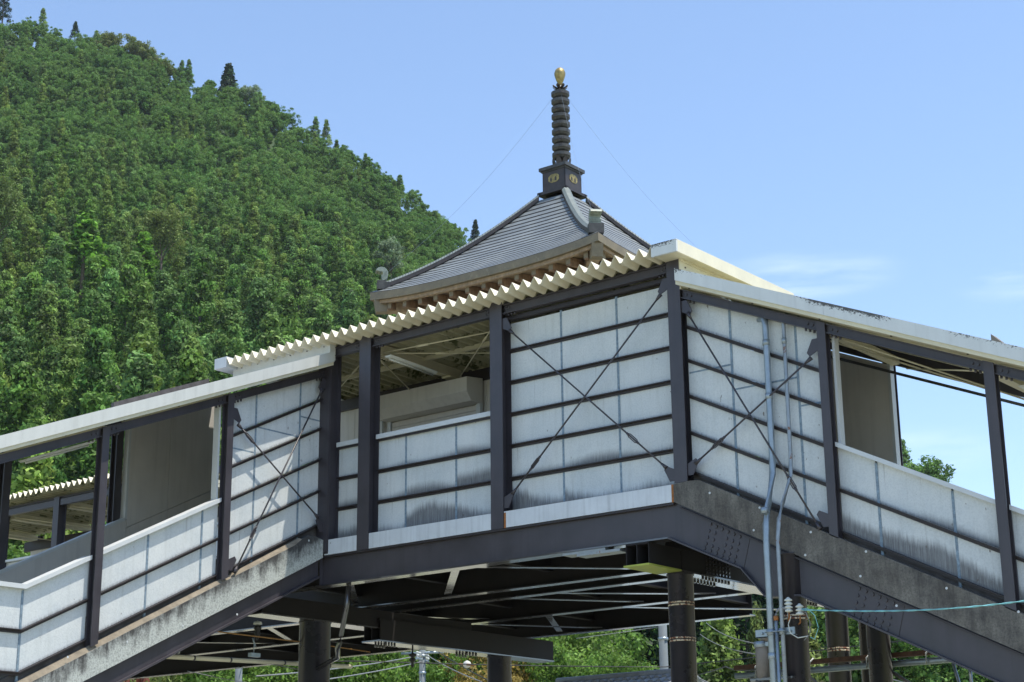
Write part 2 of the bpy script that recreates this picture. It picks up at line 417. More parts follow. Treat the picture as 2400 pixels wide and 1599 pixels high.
# white curb segments
for a, b in ((-5.40, -4.826), (-4.614, -2.616), (-2.414, -.006)):
    mb = MB(); mb.bar(a, b, .006, .24, c(5.205), c(5.40), 6, (0, None)); k = obj('curb', mb, M['curb'], deck)
    if a > -3:
        mb = MB(); mb.box((a + .002, .003, 5.2), (a + .03, .007, 5.385)); obj('rust_edge', mb, M['rust'], k)
mb = MB(); mb.box((-.035, .002, 5.2), (-.008, .007, 5.40)); obj('rust_edge', mb, M['rust'], k)
# beams over the openings
for a, b in ((-5.33, -4.82), (-4.62, -2.61), (-2.42, .01)):
    mb = MB(); mb.box((a, .02, 7.862), (b, .10, 7.872)); mb.box((a, .085, 7.872), (b, .095, 7.968)); mb.box((a, .02, 7.968), (b, .10, 7.978)); mb.box((a, .05, 7.872), (b, .085, 7.968))
    obj('head_beam', mb, M['steel'], deck)
mb = MB(); mb.box((-7.1, .055, 7.985), (.16, .12, 8.02)); mb.box((-7.1, .03, 7.979), (.16, .12, 7.985)); obj('purlin', mb, M['rail'], deck)
for y, z in ((1.1, 7.97), (2.02, 7.94)):
    mb = MB(); mb.box((-7.1, y, z - .06), (.1, y + .05, z)); obj('purlin', mb, M['cream'], deck)
mb = MB(); mb.box((-7.6, 1.90, 7.74), (.1, 2.0, 7.90)); obj('rear_head_beam', mb, M['rail'], deck)
# folded roof: one object per fold, sharing a mesh
P_ = .16875
prof = [(0, .0), (.050, -.085), (.060, -.105), (.070, -.112), (.092, -.112), (.104, -.104), (.114, -.085), (P_, 0)]
poly = prof + [(p[0], p[1] - .006) for p in reversed(prof)]
mb = MB(); n = len(poly)
zr = lambda y: 8.112 - .030 * (y + .28)
YS = (-.28, .9, 2.3)
ring = [[mb.vert((p[0], y, zr(y) + p[1])) for p in poly] for y in YS]
for r_ in range(2):
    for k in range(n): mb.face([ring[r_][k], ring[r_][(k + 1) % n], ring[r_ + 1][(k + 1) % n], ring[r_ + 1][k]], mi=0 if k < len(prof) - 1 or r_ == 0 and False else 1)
for k in range(len(prof) - 1):
    for rr in (ring[0], ring[-1]): mb.face([rr[k], rr[k + 1], rr[n - 2 - k], rr[n - 1 - k]])
fold_me = mb.mesh('roof_fold', [M['cream_roof'], M['ceil']])
mb = MB()
ring = [[mb.vert((p[0], y, zr(y) + p[1] - .0065)) for p in prof[:]] for y in (-.28, .03)]
for k in range(len(prof) - 1): mb.face([ring[0][k], ring[0][k + 1], ring[1][k + 1], ring[1][k]])
ring2 = [[mb.vert((p[0], y, zr(y) + p[1] - .009)) for p in prof[:]] for y in (-.28, .03)]
for k in range(len(prof) - 1): mb.face([ring2[0][k], ring2[0][k + 1], ring2[1][k + 1], ring2[1][k]])
nose_me = mb.mesh('fold_nose', [M['cream_roof']], recalc=False)
NF = 42
for k in range(NF):
    x = -7.09 + k * P_
    o = obj('roof_fold', fold_me, None, None); o.parent = deck; o.matrix_parent_inverse = deck.matrix_world.inverted(); o.location = (x, 0, 0)
    q = bpy.data.objects.new('fold_nose', nose_me); COL.objects.link(q); q.parent = o
# roof ends: white boxed fascias at both gables
mb = MB(); mb.box((-7.33, -.285, 7.975), (-7.09, 2.35, 8.125)); obj('gable_fascia', mb, M['cap'], deck)
mb = MB(); xe = -7.09 + NF * P_
mb.bar(xe - .0, .34, -.285, -.255, c(7.972), c(8.118), 2, (0, None)); 
obj('gable_fascia', mb, M['patina'] if False else M['fascia_dirty'], deck)
mb = MB(); mb.box((xe, -.255, 8.10), (.34, 2.35, 8.118)); mb.box((.32, -.255, 7.972), (.34, 2.35, 8.10))
obj('gable_fascia', mb, M['cream_roof'], deck)
mb = MB(); mb.box((.0, -.25, 7.985), (.318, 2.3, 7.992)); mb.box((.187, -.01, 7.62), (.20, 2.3, 7.984)); mb.box((.201, -.01, 7.955), (.215, 2.3, 7.984)); obj('gable_infill', mb, M['cream'], deck)
mb = MB()
for y in (.1, .85, 1.6): 
    mb.tube([(.20, y, 7.90), (.208, y, 7.90)], .010, 8)
obj('screw_head', mb, M['rail'], deck)
mb = MB(); mb.box((-7.18, -.075, 7.80), (-5.29, -.06, 8.035)); mb.box((-5.305, -.06, 7.80), (-5.29, .03, 8.035)); obj('gable_infill', mb, M['fascia'], deck)
mb = MB()
for k in range(6): mb.tube([(-7.0 + k * .32, -.075, 7.985), (-7.0 + k * .32, -.083, 7.985)], .009, 6)
obj('screw_head', mb, M['rail'], deck)
# cream cross beams and roof bracing seen through the openings
for x in (-4.72, -2.52):
    mb = MB(); mb.box((x - .06, .19, 7.81), (x + .06, 1.92, 7.82)); mb.box((x - .006, .19, 7.82), (x + .006, 1.92, 7.945)); mb.box((x - .06, .19, 7.945), (x + .06, 1.92, 7.955))
    mb.box((x - .08, 1.62, 7.79), (x + .08, 1.9, 7.81)); mb.box((x - .04, .19, 7.82), (x + .04, 1.9, 7.945))
    o = obj('cross_beam', mb, M['cream'], deck)
    mb = MB()
    for k in range(9):
        for s in (-.035, .035): mb.tube([(x + s, .3 + k * .05, 7.81), (x + s, .3 + k * .05, 7.79)], .012, 6)
    obj('beam_bolts', mb, M['cream'], o)
for a, b in (((-4.66, .3, 7.84), (-2.62, 1.85, 7.80)), ((-2.66, .2, 7.86), (-4.6, 1.75, 7.78)), ((-4.8, .2, 7.86), (-7.4, 1.85, 7.80)), ((-4.62, .25, 7.83), (-2.6, .5, 7.84)), ((-4.8, .2, 7.88), (-5.4, 1.7, 7.7))):
    mb = MB(); mb.tube([a, b], .009, 6); m_ = Vector(a).lerp(Vector(b), .3); d_ = (Vector(b) - Vector(a)).normalized() * .09
    mb.tube([m_ - d_, m_ + d_], .018, 6); obj('roof_tie_rod', mb, M['cream'], deck)
# rear wall, inside face
for k in range(9):
    x = -7.6 + k * .83
    mb = MB(); mb.box((x + .004, 1.95, 5.3), (x + .826, 2.03, 7.75)); obj('inner_panel', mb, M['interior'], deck)
mb = MB(); mb.box((-4.17, 1.90, 5.3), (-4.10, 1.95, 7.74)); mb.box((-6.25, 1.90, 5.3), (-6.18, 1.95, 7.74)); obj('door_frame', mb, M['cap'], deck)
mb = MB(); mb.box((-5.56, -.014, 5.25), (-5.34, -.002, 7.72)); mb.box((-5.56, -.002, 5.25), (-5.545, .12, 7.7)); obj('corner_plate', mb, M['steel'], deck)
# floor and steelwork under the corridor
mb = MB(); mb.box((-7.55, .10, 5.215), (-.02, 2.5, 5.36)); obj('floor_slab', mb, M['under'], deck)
mb = MB()
mb.prism([(-5.46, 4.825), (-.12, 4.825), (-.02, 4.80), (-.02, 5.198), (-5.46, 5.198)], .055, .070)
obj('girder_web', mb, M['steel'], deck)
mb = MB(); mb.box((-7.2, -.01, 4.806), (-.10, .17, 4.825)); obj('girder_flange', mb, M['steel_low'], deck)
mb = MB(); mb.box((-5.42, .004, 5.175), (-.02, .2, 5.196)); obj('girder_flange', mb, M['rail'], deck)
for x in (-5.47, -4.6, -3.6, -2.6, -1.6):
    mb = MB(); mb.box((x - .006, .071, 4.826), (x + .006, .19, 5.174)); obj('stiffener', mb, M['steel_low'], deck)
mb = MB(); mb.box((-5.475, .0, 4.826), (-5.463, .07, 5.19)); obj('stiffener', mb, M['steel'], deck)
mb = MB(); mb.box((-1.55, .0, 4.775), (-.95, .18, 4.804)); mb.box((-1.35, .0, 4.745), (-.75, .18, 4.774)); o = obj('splice_plate', mb, M['galv_rust'], deck)
for y in (1.93, 2.56):
    mb = MB(); x1 = -.3 if y < 2 else 1.0
    mb.box((-7.5 if y < 2 else -17, y - .075, 4.81), (x1, y + .075, 4.826)); obj('girder_flange', mb, M['steel_low'], deck)
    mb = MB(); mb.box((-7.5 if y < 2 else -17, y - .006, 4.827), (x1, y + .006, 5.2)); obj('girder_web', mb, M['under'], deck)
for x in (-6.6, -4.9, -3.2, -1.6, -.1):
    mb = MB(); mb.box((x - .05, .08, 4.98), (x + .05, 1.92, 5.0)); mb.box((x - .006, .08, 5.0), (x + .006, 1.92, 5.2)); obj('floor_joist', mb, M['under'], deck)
def flat(a, b, z, hw=.05, parent=deck):
    a = Vector((a[0], a[1], z)); b = Vector((b[0], b[1], z)); d = (b - a).normalized(); p = Vector((-d.y, d.x, 0)) * hw
    mb = MB(); up = Vector((0, 0, .012))
    mb.hexa([a - p, b - p, b + p, a + p, a - p + up, b - p + up, b + p + up, a + p + up], raw=True)
    return obj('lateral_brace', mb, M['steel_low'], parent)
for a, b in (((-3.3, .17), (-4.9, 1.86)), ((-3.2, .17), (-1.6, 1.86)), ((-.3, .17), (-1.5, 1.86)), ((-5.1, .17), (-6.6, 1.86))): flat(a, b, 4.84)
# crossheads and round columns
def crosshead(x, y0, y1, z0, z1, parent, hw=.15, low='steel_low'):
    t = MB(); t.box((x - hw, y0, z0 + .02), (x - hw + .012, y1, z1 - .02)); t.box((x + hw - .012, y0 + .02, z0 + .02), (x + hw, y1, z1 - .02))
    t.box((x - .006, y0 - .0, z0 + .02), (x + .006, y0 + .3, z1 - .02)); t.box((x - hw + .012, y0 + .3, z0 + .02), (x + hw - .012, y0 + .312, z1 - .02))
    t.box((x - hw, y0, z1 - .02), (x + hw, y1, z1))
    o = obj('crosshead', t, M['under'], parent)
    t = MB(); t.box((x - hw - .02, y0 - .02, z0), (x + hw + .02, y1, z0 + .02)); obj('bottom_flange', t, M[low], o)
    return o
def column(x, y, r, z1, parent, bands=(3.95, 3.45), z0=0.):
    mb = MB(); mb.lathe((x, y), [(r, z0), (r, z1 - .012), (r + .01, z1 - .01), (r + .01, z1)], 36); o = obj('column', mb, M['column'], parent)
    for z in bands:
        mb = MB(); n = 36
        for s in (0, .03):
            mb.lathe((x, y), [(r + .001, z + s), (r + .004, z + s + .003), (r + .004, z + s + .016), (r + .001, z + s + .019)], n)
        obj('rusty_band', mb, M['band'], o)
    return o
n_ = NT('flaking_band'); k_ = n_.noise(n_.pos((1, 1, .6)), 34, 3, .7)
M['band'] = n_.fin(n_.mix(n_.remap(k_, .48, .54), (.18, .07, .04), (.62, .55, .40)), .8)
M['flange_green'] = paint('yellow_green_flange', (.33, .38, .07), .6, .2, 4.)  # yellow-green colour for the front crosshead's bottom flange
crosshead(-.5, -.03, .62, 4.54, 4.80, deck, low='flange_green'); crosshead(-.5, .62, 5.2, 4.54, 4.80, deck)
crosshead(-6.6, -.08, 4.2, 4.54, 4.80, deck)
column(-.5, .83, .148, 4.54, deck, (4.18, 3.78))
column(-.5, 4.5, .145, 4.54, deck, (3.95, 3.42))
column(-.16, 4.75, .145, 4.5, deck, ())
column(-6.6, 1.06, .215, 4.54, deck, ())
mb = MB(lambda u, w_, z: (-.5 + .15 + w_, u, z))
pts = [(1.15 + .07 * i, 0, 4.59 + .045 * j) for i in range(8) for j in range(5)]
bolts_at(mb, pts, 1, .014, .014)
mb.F = lambda u, w_, z: (u, z, w_)
for i in range(9):
    for s in (-.1, .1): mb.tube([(-.5 + s, 4.539, 1.15 + .07 * i), (-.5 + s, 4.51, 1.15 + .07 * i)], .016, 6)
    for s in (-.1, .1): mb.tube([(-.5 + s, 4.539, 3.6 + .07 * i), (-.5 + s, 4.51, 3.6 + .07 * i)], .016, 6)
obj('crosshead_bolts', mb, M['steel_low'], deck, kind='stuff')
# front wall braces
for ga in ((-2.42, 7.74, 1, -1), (.01, 5.50, -1, 1), (.01, 7.74, -1, -1), (-2.42, 5.50, 1, 1)):
    gb = MB(); gusset(gb, *ga); obj('gusset_plate', gb, M['steel'], deck)
brace(FX, (-2.31, 7.63), (-.10, 5.60), deck, (.80,)); brace(FX, (-.10, 7.63), (-2.31, 5.60), deck, (.84,), w=.034)
mb = MB(); pts = []
for x in (-4.9, -4.55, -2.68, -2.35, -.06): pts += [(x, .02, 7.90), (x, .02, 7.94), (x + .04, .02, 7.92)]
bolts_at(mb, pts); 
for x in (-2.35, -.12, -4.55):
    for i in range(3): mb.tube([(x + i * .05, .05, 7.862), (x + i * .05, .05, 7.835)], .013, 6)
obj('beam_bolts', mb, M['steel'], deck)
# drain pipe beside the left column
mb = MB(); mb.tube([(-5.10, .16, 4.80), (-5.13, .16, 4.55), (-5.22, .16, 4.18), (-5.25, .17, 4.10), (-5.32, .2, 4.03), (-5.6, .5, 3.96), (-6.5, 1.0, 3.9)], .034, 10)
tag(obj('drain_pipe', mb, M['steel_low']), 'dark brown drain pipe bending into the round column under the corridor', 'pipe')

# ---------------------------------------------------------------- flights of stairs
def flight(F, parent, U, rs, W, umax, inner_full, jn, left, hj=(), plugs=()):
    """U: post intervals; rs: roof slope; W: clear width"""
    sl = .495
    beam = lambda u: 7.60 - rs * u
    Lb = [7.31, 6.915, 6.50, 6.08, 5.63]
    Lf = [(lambda u, b=b: b - sl * u) for b in Lb]
    sill = lambda u: 6.515 - sl * u
    st = lambda u: 5.565 - .502 * u
    # posts
    for i, (a, b) in enumerate(U):
        if i == 0 and not left: continue
        if i == 0: continue
        um = (a + b) / 2
        post(F, a, b, (lambda u: st(u) - .01), (lambda u: 7.71 - rs * u), parent, .105)
    # first bay: full height
    d1 = (0, 0, .0, .01, .05, .0) if not left else (0, 0, 0, 0, 0, 0)
    d1 = (0, 0, .03, .05, .08, .2) if not left else (0,) * 6
    wall_bay(F, U[0][1], U[1][0], [lambda u: beam(u) + .09] + Lf, jn, parent, d1, seal_tail=.13, w=.12)
    for i in range(1, len(U)):
        a = U[i][1]; b = U[i + 1][0] if i + 1 < len(U) else umax
        if b <= a or (left and a > 4.45): continue
        dd = (.13, .28) if not left else (.0, .012)
        if left and b > 4.45: 
            wall_bay(F, a, 4.45, [sill, Lf[3], Lf[4]], jn, parent, dd, seal_tail=.13, w=.12)
            ln = [lambda u: sill(4.45), lambda u: Lf[3](4.45), lambda u: Lf[4](4.45)]
            wall_bay(F, 4.45, umax, ln, (), parent, (.03, .05), seal_tail=0, w=.12)
            mb = MB(F); mb.bar(4.436, 4.464, .114, .14, lambda u: Lf[4](u) - .13, lambda u: sill(u) - .01); obj('joint_strip', mb, M['sealant'], parent)
            for q, r_ in ((a, 4.45),): 
                mb = MB(F); mb.bar(q, r_, .06, .24, sill, lambda u: sill(u) + .05); obj('sill_cap', mb, M['cap'], parent)
            mb = MB(F); mb.bar(4.45, umax, .06, .24, c(sill(4.45)), c(sill(4.45) + .05)); obj('sill_cap', mb, M['cap'], parent)
            continue
        wall_bay(F, a, b, [sill, Lf[3], Lf[4]], jn, parent, dd, seal_tail=.13, w=.12)
        mb = MB(F); mb.bar(a, b, .06, .24, sill, lambda u: sill(u) + .05); obj('sill_cap', mb, M['cap'], parent)
    # dark base board between last rail and stringer
    mb = MB(F); mb.bar(U[0][1], umax, .135, .19, lambda u: st(u) - .2, lambda u: Lf[4](u) - .0); obj('base_board', mb, M['base'], parent)
    # concrete stringer
    if left:
        top = [(.02, 5.40), (.14, 5.425), (.27, 5.43), (.40, 5.36), (.52, 5.27), (umax, st(umax) - .075)]
        bot = [(umax, 5.165 - .49 * umax), (.12, 5.12), (.02, 5.17)]
    else:
        top = [(-.005, 5.40), (.20, 5.41), (.33, 5.40), (.42, 5.355), (umax, st(umax))]
        bot = [(umax, 5.175 - .502 * umax), (.06, 5.17), (-.005, 5.20)]
    zb = (lambda u: 5.17 - .49 * u) if left else (lambda u: 5.175 - .502 * u)
    mb = MB(F); poly = top + bot
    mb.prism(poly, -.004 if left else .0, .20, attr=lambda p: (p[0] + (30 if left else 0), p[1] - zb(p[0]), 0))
    if left:
        cp = MB(F); us = [.40, .52] + [.52 + (umax - .52) * k / 6 for k in range(1, 7)]
        f0 = lambda u: 5.36 if u < .45 else (5.27 if u < .53 else st(u) - .075)
        f1 = lambda u: 5.385 if u < .45 else (5.32 if u < .53 else st(u))
        for a, b in zip(us[:-1], us[1:]):
            cp.hexa([(a, -.003, f0(a) + .001), (b, -.003, f0(b) + .001), (b, .199, f0(b) + .001), (a, .199, f0(a) + .001), (a, .055, f1(a)), (b, .055, f1(b)), (b, .199, f1(b)), (a, .199, f1(a))])
        obj('coping', cp, M['conc_top'], parent)
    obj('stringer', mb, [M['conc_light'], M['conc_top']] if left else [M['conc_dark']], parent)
    if not left:
        mb = MB(F)
        web = [(-.02, 4.825), (-.10, 4.825), (.62, 4.483), (.80, 4.40), (1.08, 4.075), (1.49, 4.045), (2.08, 3.76), (umax, 3.76 - .497 * (umax - 2.08)), (umax, zb(umax) - .002), (.06, 5.168), (-.02, 5.198)]
        mb.prism(web, .05, .065); obj('girder_web', mb, M['steel'], parent)
        for (a, b) in zip(web[1:7], web[2:8]):
            mb = MB(F); mb.bar(a[0], b[0], -.01, .15, lambda u: a[1] + (b[1] - a[1]) * (u - a[0]) / (b[0] - a[0]) - .02, lambda u: a[1] + (b[1] - a[1]) * (u - a[0]) / (b[0] - a[0]))
            obj('girder_flange', mb, M['steel'], parent)
        mb = MB(F); mb.bar(.06, umax, .008, .1, lambda u: zb(u) - .022, lambda u: zb(u) - .003); obj('girder_flange', mb, M['rail'], parent)
        # bolted splices
        mb = MB(F); pts = []
        for (u0, z0) in ((.42, 4.93), (2.14, 4.06)):
            zt_ = zb(u0 + .0) - .06
            for i in range(6):
                uu = u0 + i * .072
                for j in range(5):
                    if i in (2,) and j in (1, 2): continue
                    pts.append((uu - j * .022, .05, zb(uu) - .055 - j * .068 + (.02 if j == 4 else 0)))
        bolts_at(mb, pts, -1, .020, .012)
        obj('splice_bolts', mb, M['steel'], parent, kind=None)
        for (u0) in (.90, 2.62):
            mb = MB(F); mb.hexa([(u0 - .11, .046, zb(u0) - .40), (u0 - .105, .046, zb(u0) - .40), (u0 - .105, .05, zb(u0) - .40), (u0 - .11, .05, zb(u0) - .40),
                                 (u0, .046, zb(u0) - .03), (u0 + .005, .046, zb(u0) - .03), (u0 + .005, .05, zb(u0) - .03), (u0, .05, zb(u0) - .03)])
            obj('splice_edge', mb, M['rail'], parent)
        mb = MB(F); mb.bar(.0, umax, 1.93, 1.95, lambda u: 4.70 - .497 * u, lambda u: 5.1 - .497 * u); obj('girder_web', mb, M['rail'], parent)
        column(1.36, .10, .128, 4.485, parent, (3.80,))
        column(1.36, 1.95, .128, 4.2, parent, ())
    else:
        mb = MB(F); zs = lambda u: 5.16 - .49 * u
        mb.bar(.05, umax, .05, .065, lambda u: zs(u) - .20, zs); obj('girder_web', mb, M['steel'], parent)
        mb = MB(F); mb.bar(.05, umax, -.005, .12, lambda u: zs(u) - .222, lambda u: zs(u) - .20); obj('girder_flange', mb, M['steel'], parent)
        mb = MB(F); mb.bar(.05, umax, W - .02, W, lambda u: zs(u) - .25, zs); obj('girder_web', mb, M['under'], parent)
        mb = MB(F); mb.bar(.05, umax, W - .08, W + .04, lambda u: zs(u) - .27, lambda u: zs(u) - .25); obj('girder_flange', mb, M['steel_low'], parent)
    # inclined slab
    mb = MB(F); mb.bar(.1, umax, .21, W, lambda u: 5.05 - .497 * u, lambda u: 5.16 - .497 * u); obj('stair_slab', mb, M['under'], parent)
    ns = int((umax - .2) / .3)
    mb = MB(F)
    for k in range(ns):
        u = .2 + k * .3; mb.box((u, .21, 5.16 - .497 * (u + .3)), (u + .3, W, 5.36 - .497 * (u)))
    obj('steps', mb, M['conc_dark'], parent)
    # head beams, soffit and fascia
    for i in range(len(U)):
        a = U[i][1]; b = U[i + 1][0] if i + 1 < len(U) else umax
        mb = MB(F); mb.bar(a, b, .01, .09, beam, lambda u: beam(u) + .010); mb.bar(a, b, .04, .08, lambda u: beam(u) + .01, lambda u: beam(u) + .095); mb.bar(a, b, .01, .09, lambda u: beam(u) + .095, lambda u: beam(u) + .105)
        o = obj('head_beam', mb, M['steel'], parent)
        mb = MB(F); pts = []
        for e in (a + .06, a + .12, b - .06, b - .12): pts += [(e, .04, beam(e) + .055)]
        bolts_at(mb, pts, -1, .015, .012)
        for e in (a + .05, a + .10, a + .15, b - .05, b - .10, b - .15): mb.tube([(e, .05, beam(e)), (e, .05, beam(e) - .028)], .013, 6)
        obj('beam_bolts', mb, M['steel'], o)
    u0 = .215 if not left else .03
    ft = lambda u: 7.92 - rs * u; fb = lambda u: 7.775 - rs * u
    xs = [u0, 2.05 if not left else 2.7, umax]
    for a, b in zip(xs[:-1], xs[1:]):
        mb = MB(F); mb.bar(a + .001, b - .001, -.155, -.14, fb, ft, 6, (0, None)); mb.bar(a, b, -.14, -.03, lambda u: ft(u) - .01, ft, 1, (0, 9.))
        obj('fascia', mb, M['fascia_dirty'] if not left else M['fascia'], parent)
    mb = MB(F); mb.bar(u0, umax, -.139, .04, lambda u: fb(u) - .045, lambda u: fb(u) - .03); mb.bar(u0, umax, -.139, -.12, lambda u: fb(u) - .03, lambda u: fb(u) + .02)
    o = obj('soffit', mb, M['cream'], parent)
    mb = MB(F)
    for k in range(int(umax / .8)):
        u = u0 + .15 + k * .8; mb.tube([(u, -.09, fb(u) - .045), (u, -.09, fb(u) - .053)], .012, 6)
    obj('screw_head', mb, M['rail'], o)
    # roof sheet with shallow folds running down the slope
    mb = MB(F); nf = int((W + .40) / .17)
    for k in range(nf):
        a = -.02 + k * .17
        for (p, q, zp, zq) in ((0, .05, .035, 0), (.05, .11, 0, 0), (.11, .17, 0, .035)):
            P = []
            for zt_ in (-.006, 0):
                for (uu, ww, zz) in ((u0, a + p, zp), (umax, a + p, zp), (umax, a + q, zq), (u0, a + q, zq)):
                    P.append((uu, ww, 7.83 - rs * uu + zz + zt_))
            mb.hexa(P)
    obj('roof_sheet', mb, M['ceil'] if not left else M['interior'], parent)
    for u in [x[0] - .05 for x in U[1:]]:
        mb = MB(F); mb.box((u - .05, .1, beam(u) + .02), (u + .05, W, beam(u) + .10)); obj('cross_beam', mb, M['cream'], parent)
    for y in (.55, 1.1, 1.65):
        mb = MB(F); mb.bar(U[1][1] - .2 if not left else .2, umax, y, y + .04, lambda u: 7.76 - rs * u, lambda u: 7.82 - rs * u); obj('purlin', mb, M['cream'] if not left else M['rail'], parent)
    # far side: full panels then parapet, posts and head beam
    W2 = W
    ji = [U[0][1], .62, 1.03, inner_full] if not left else [.0, .78, inner_full]
    for a, b in zip(ji[:-1], ji[1:]):
        mb = MB(F); mb.bar(a + .003, b - .003, W2, W2 + .08, lambda u: 5.2 - .495 * u, lambda u: 6.35 - .495 * u); obj('inner_panel', mb, M['interior'], parent)
        mb = MB(F); mb.bar(a + .003, b - .003, W2, W2 + .08, lambda u: 6.356 - .495 * u, lambda u: 7.60 - rs * u); obj('inner_panel', mb, M['interior'], parent)
    mb = MB(F); mb.bar(inner_full, inner_full + .035, W2 - .005, W2 + .09, lambda u: 6.47 - .495 * u, lambda u: 7.62 - rs * u); obj('edge_trim', mb, M['cap'], parent)
    mb = MB(F); ue = min(4.45, umax) if left else umax
    mb.bar(inner_full + .002, ue, W2, W2 + .08, lambda u: 5.2 - .495 * u, lambda u: 6.46 - .495 * u); obj('inner_panel', mb, M['interior'], parent)
    mb = MB(F); mb.bar(inner_full + .036, ue, W2 - .02, W2 + .1, lambda u: 6.461 - .495 * u, lambda u: 6.50 - .495 * u); obj('sill_cap', mb, M['cap'], parent)
    for a in ([inner_full + .05, inner_full + 1.75] if left else [inner_full - .10]) + ([3.75] if not left else []):
        post(F, a, a + .11, (lambda u: 5.0 - .495 * u), (lambda u: 7.66 - rs * u), parent, .12, W2 + .085)
    hb = .0 if left else .06
    mb = MB(F); mb.bar(.12 if not left else .0, umax, W2 + .02, W2 + .12, lambda u: 7.56 - rs * u + hb, lambda u: 7.835 - rs * u); obj('head_beam', mb, M['steel'], parent)
    if not left:
        for dz in (7.535, ):
            mb = MB(F); mb.bar(.3, umax, W2 - .05, W2 - .02, lambda u: dz - rs * u - .035, lambda u: dz - rs * u); obj('handrail_conduit', mb, M['steel_low'], parent)
    ot = U[1][1] + .012
    mb = MB(F); mb.bar(ot, ot + .03, .115, .21, lambda u: sill(u) + .051, lambda u: beam(u) - .002); obj('edge_trim', mb, M['cap'], parent)
    for (ua, ub, z_) in hj:
        mb = MB(F); mb.box((ua, .117, z_ - .010), (ub, .13, z_ + .010)); obj('joint_strip', mb, M['sealant'], parent)
    for (u_, z_) in plugs:
        mb = MB(F); w_ = -.004 if left else 0.
        mb.tube([(u_, w_, z_), (u_, w_ - .004, z_)], .013, 10); obj('plug', mb, M['cap'], parent)
    # bracing in first bay
    a = U[0][1]; b = U[1][0]
    for ga in ((a, 7.50 - rs * a, 1, -1), (b, 7.46 - rs * b, -1, -1), (b, st(b) + .14, -1, 1), (a, st(a) + (.06 if not left else .0), 1, 1)):
        g = MB(F); gusset(g, *ga); obj('gusset_plate', g, M['steel'], parent)
    brace(F, (a + .09, 7.40 - rs * a), (b - .10, st(b) + .06), parent, (.80,), w=.004); brace(F, (b - .09, 7.32 - rs * b), (a + .10, st(a) + .12), parent, (.80,) if not left else (.14,), w=.020)

M['base'] = paint('dark_grey_base_board', (.085, .08, .08), .9, .4, 7.)  # dark grey with uneven tone
HJR = ((.19, .73, 6.66), (.76, 1.545, 6.37), (1.57, 1.86, 6.05))
HJL = ((.39, 1.135, 6.72), (.01, .365, 7.0), (1.155, 1.61, 6.38))
PLR = ((.46, 5.24), (1.07, 5.0), (.985, 4.77), (1.66, 4.67), (2.27, 4.40), (1.58, 4.44), (2.19, 4.16), (3.10, 3.95), (2.56, 3.83), (3.80, 3.66))
PLL = ((1.46, 4.31), (2.3, 4.1), (3.9, 3.62), (.28, 5.36), (3.1, 3.85))
stair_r = thing('stairway', 'covered stair flight sloping down right with mouldy white roof edge and dark concrete side', 'stairway', (2.5, 1.0, 4.0))
flight(FX, stair_r, [(.01, .18), (1.87, 1.97), (3.67, 3.78), (5.5, 5.6)], .427, 1.95, 6.3, 1.71, (.745, 1.555, 2.39, 3.19, 4.0, 4.8, 5.6), False, HJR, PLR)
stair_l = thing('stairway', 'covered stair flight coming down at the left with sunlit panels and streaked pale concrete side', 'stairway', (-6.5, -2.5, 4.0))
flight(FL, stair_l, [(-.05, .0), (1.62, 1.72), (3.50, 3.60), (5.35, 5.45)], .405, 2.2, 6.4, 1.45, (.375, 1.145, 1.965, 2.775), True, HJL, PLL)
# grey ridge flashing on the far edge of the left roof, and its twin on the right one
mb = MB(FL); mb.bar(.05, 1.68, 2.30, 2.36, lambda u: 7.90 - .405 * u, lambda u: 7.985 - .405 * u); obj('ridge_flashing', mb, M['base'], stair_l)
mb = MB(FX); mb.hexa([(2.90, 2.15, 6.93), (3.05, 2.15, 6.85), (3.05, 2.3, 6.85), (2.90, 2.3, 6.93), (2.90, 2.15, 7.05), (3.05, 2.15, 6.90), (3.05, 2.3, 6.90), (2.90, 2.3, 7.05)])
obj('ridge_flashing', mb, M['asbestos'], stair_r)
mb = MB(FX)
for a, b in (((1.95, .2, 7.60 - .427 * 1.95), (3.6, 1.85, 7.56 - .427 * 3.6)), ((3.5, .2, 7.6 - .427 * 3.5), (2.0, 1.85, 7.6 - .427 * 2.0)), ((1.0, .3, 7.6 - .427), (2.9, 1.9, 7.6 - .427 * 2.9))):
    mb.tube([a, b], .010, 6)
obj('roof_tie_rod', mb, M['cream'], stair_r)

# ---------------------------------------------------------------- far corridor behind the left flight
far = thing('footbridge_corridor', 'distant platform corridor with zigzag roof seen through the openings of the left stair flight', 'footbridge', (-17, 5.4, 5.4))
for x in (-20.80, -18.98, -17.15, -15.33, -13.5):
    post(FX, x, x + .17, 5.2, 8.15, far, .19, 4.35); post(FX, x, x + .17, 5.2, 8.1, far, .18, 6.5)
for k in range(5):
    x0, x1 = -20.63 + k * 1.825, -18.98 + k * 1.825
    for z0, z1 in ((5.4, 5.95), (5.98, 6.5), (6.53, 7.06)):
        mb = MB(); mb.box((x0, 4.53, z0), (x1, 4.6, z1)); obj('wall_panel', mb, M['cap'], far)
    mb = MB(); mb.box((x0, 4.45, 7.07), (x1, 4.65, 7.11)); obj('sill_cap', mb, M['cap'], far)
    mb = MB(); mb.box((x0, 4.37, 7.98), (x1, 4.45, 8.10)); obj('head_beam', mb, M['steel'], far)
    mb = MB(); mb.box((x0 + .05, 4.6, 7.95), (x0 - .07, 6.5, 8.08)); obj('cross_beam', mb, M['cream'], far)
    mb = MB(); mb.tube([(x0, 4.6, 8.0), (x1, 6.4, 7.7)], .012, 5); obj('roof_tie_rod', mb, M['cream'], far)
    mb = MB(); mb.box((x0 - .1, 6.45, 5.3), (x1 - .12, 6.5, 7.75 if k != 2 else 6.4)); obj('inner_panel', mb, M['interior'], far)
